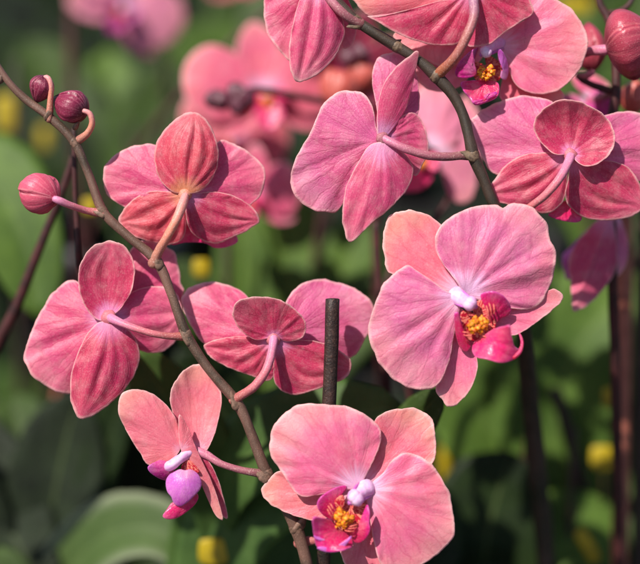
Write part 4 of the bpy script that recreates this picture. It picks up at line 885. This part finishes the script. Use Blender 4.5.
plant('potted orchid with green leaves above the coral bloom', (230, 130, 560),
      [((210, 20, 560), 34, (0, 0), 'leaf_light', dict(fold=.2)),
       ((150, 50, 560), 36, (0, -20), 'leaf_mid', {}),
       ((300, 30, 580), 34, (0, -10), 'leaf_dark', {}),
       ((250, -40, 600), 34, (0, 0), 'leaf_mid', {})])
plant('potted orchid with green leaves behind the right edge bud', (600, 260, 380),
      [((560, 0, 400), 40, (0, 0), 'leaf_light', dict(fold=.2)),
       ((640, -20, 400), 44, (0, 0), 'leaf_mid', dict(fold=.2)),
       ((520, 60, 420), 34, (0, 0), 'leaf_dark', {}),
       ((680, 140, 380), 34, (0, 0), 'leaf_mid', {})])

# rows of further plants standing on the bench behind
def proto_plant(seed):
    rr = random.Random(seed)
    r = empty('orchid_plant', Vector((0, 0, 0)), 'dark leaved potted orchid lost in the blur behind the blooms', 'potted plant', 'blurred potted orchids far behind')
    m_ = MB(); pot_mesh(m_, Vector((0, 0, 0)), .065, .11); m_.build('pot', r, Vector((0, 0, 0)))
    wx = lambda a, b, d: Vector((a, b, d))
    for i in range(7):
        az = i * 2.4 + rr.random() * .6; L = .13 + rr.random() * .10; el = .25 + rr.random() * .9
        d = Vector((math.cos(az), math.sin(az), 0)); pth = []
        for t, wv in ((0, .35), (.15, .6), (.4, .95), (.65, 1), (.85, .75), (1, .1)):
            q = d * (L * t * math.cos(el * .8)) + Vector((0, 0, .11 + L * t * math.sin(el) * 1.1 - .10 * t * t))
            pth.append((q.x, q.y, q.z, (26 + rr.random()) * wv))
        m_ = MB(); leaf_mesh(m_, pth, rr.choice(['leaf_dark', 'leaf_mid', 'leaf_dark', 'leaf_grey']), xf=wx, face=Vector((0, 0, 1)) , fold=.2, n=18, m=7)
        m_.build('leaf', r, Vector((0, 0, 0)))
    return r
protos = [proto_plant(i) for i in range(4)]
used = [False] * 4
rr = random.Random(5)
def place(k, loc, rz):
    pr = protos[k]
    if not used[k]: used[k] = True; o = pr
    else:
        o = pr.copy(); C.objects.link(o)
        for ch in list(pr.children):
            c = ch.copy(); C.objects.link(c); c.parent = o
    o.location = loc; o.rotation_euler = (0, 0, rz)
for row in range(17):
    y = .95 + row * .24
    half = .30 + y * .34
    nn = int(half * 2 / .27)
    for i in range(nn):
        x = -half + (i + .5) * 2 * half / nn + rr.uniform(-.05, .05)
        place(rr.randrange(4), Vector((x, y + rr.uniform(-.06, .06), GZ)), rr.uniform(0, 6.28))

# bare stems standing among the far plants
rs = random.Random(11)
for k, (x, y, dp, ln) in enumerate([(20, 60, 300, 300), (46, 330, 240, 300), (132, 120, 380, 260), (176, 30, 420, 260), (228, 210, 210, 300), (306, 200, 240, 300), (330, 170, 300, 300), (462, 400, 230, 300), (498, 330, 260, 300), (506, 415, 180, 300), (542, 240, 330, 300), (566, 430, 180, 300), (584, 330, 260, 300), (600, 150, 300, 300), (420, 430, 250, 260), (90, 420, 210, 300)]):
    lean = rs.uniform(-30, 30)
    mb = MB(); tube(mb, [(x + lean, y, dp, 1.8), (x + lean * .4, y + ln * .3, dp + 8, 2.6), (x, y + ln, dp + 40, 3.2), (x - lean * .3, y + ln * 2, dp + 120, 3.4)], rs.choice(['stem_far', 'stake_red', 'stem_dark']), 24, 10, .06)
    o = mb.build('flower_stem', None, P(x, y, dp)); setp(o, 'thin bare flower stem standing blurred among the far plants', 'stem', 'bare stems among the far plants')

# yellow plant labels
def ylabel(px, py, y, w_, h_, label, tiltd=0):
    """small plastic label: a rounded plate on a thin spike"""
    mb = MB(); a = R(tiltd); sc = K * (D + y * .001) / D
    def xf(u, v, d): 
        uu = u * math.cos(a) - v * math.sin(a); vv = u * math.sin(a) + v * math.cos(a); return P(px + uu, py + vv, y + d)
    sheet(mb, (0, h_ * .5), [(w_ * .3, h_ * .48), (w_ * .5, h_ * .3), (w_ * .5, -h_ * .3), (w_ * .35, -h_ * .5), (-w_ * .35, -h_ * .5), (-w_ * .5, -h_ * .3), (-w_ * .5, h_ * .3), (-w_ * .3, h_ * .48)], ('yellow', 'yellow'), xf=xf, ruf=0, wr=0, th=1.2, na=40, nr=4, Cc=1.5)
    o = mb.build('plant_label', None, P(px, py, y)); m_ = MB()
    tube(m_, [(0, h_ * .5, .8, .7), (0, h_ * 1.5, 8, .6), (0, h_ * 4, 40, .6)], 'stem_far', 10, 8, xf=xf); 
    m_.build('spike', o, P(px, py, y))
    setp(o, label, 'plant label', 'yellow plant labels in the background')
ylabel(6, 114, 330, 20, 36, 'blurred yellow plant label at the left edge level with the dark buds')
ylabel(201, 268, 150, 16, 18, 'yellow plant label between the upper left bloom and the centre bloom')
ylabel(214, 552, 100, 30, 26, 'large yellow plant label at the bottom below the sideways bloom')
ylabel(445, 463, 230, 11, 36, 'narrow yellow plant label right of the bottom centre bloom')
ylabel(602, 458, 180, 22, 24, 'yellow plant label left of the reddish stake, lower of two')
ylabel(612, 398, 160, 18, 20, 'small yellow plant label over the reddish stake')
ylabel(588, 546, 150, 14, 36, 'slanting yellow plant label near the bottom right corner', -30)
ylabel(45, 138, 420, 12, 22, 'faint yellow plant label behind the stem left of the upper bloom')
ylabel(490, 4, 330, 40, 10, 'yellow plant label at the top edge right of centre')
ylabel(575, 6, 330, 34, 16, 'yellow plant label at the top edge above the round bud')
ylabel(30, 270, 190, 12, 26, 'small yellow plant label beside the light green leaf at left')
ylabel(90, 206, 170, 14, 16, 'tiny yellow plant label under the rosy bud stalk')

# ground
me = bpy.data.meshes.new('ground')
me.from_pydata([(-200, -200, GZ), (200, -200, GZ), (200, 200, GZ), (-200, 200, GZ)], [], [(0, 1, 2, 3)]); me.materials.append(M['ground'])
g = bpy.data.objects.new('ground', me); C.objects.link(g); setp(g, 'dark ground under the potted orchids', 'ground', None, 'structure')
for o in bpy.data.objects:
    if 'wloc' in o: del o['wloc']
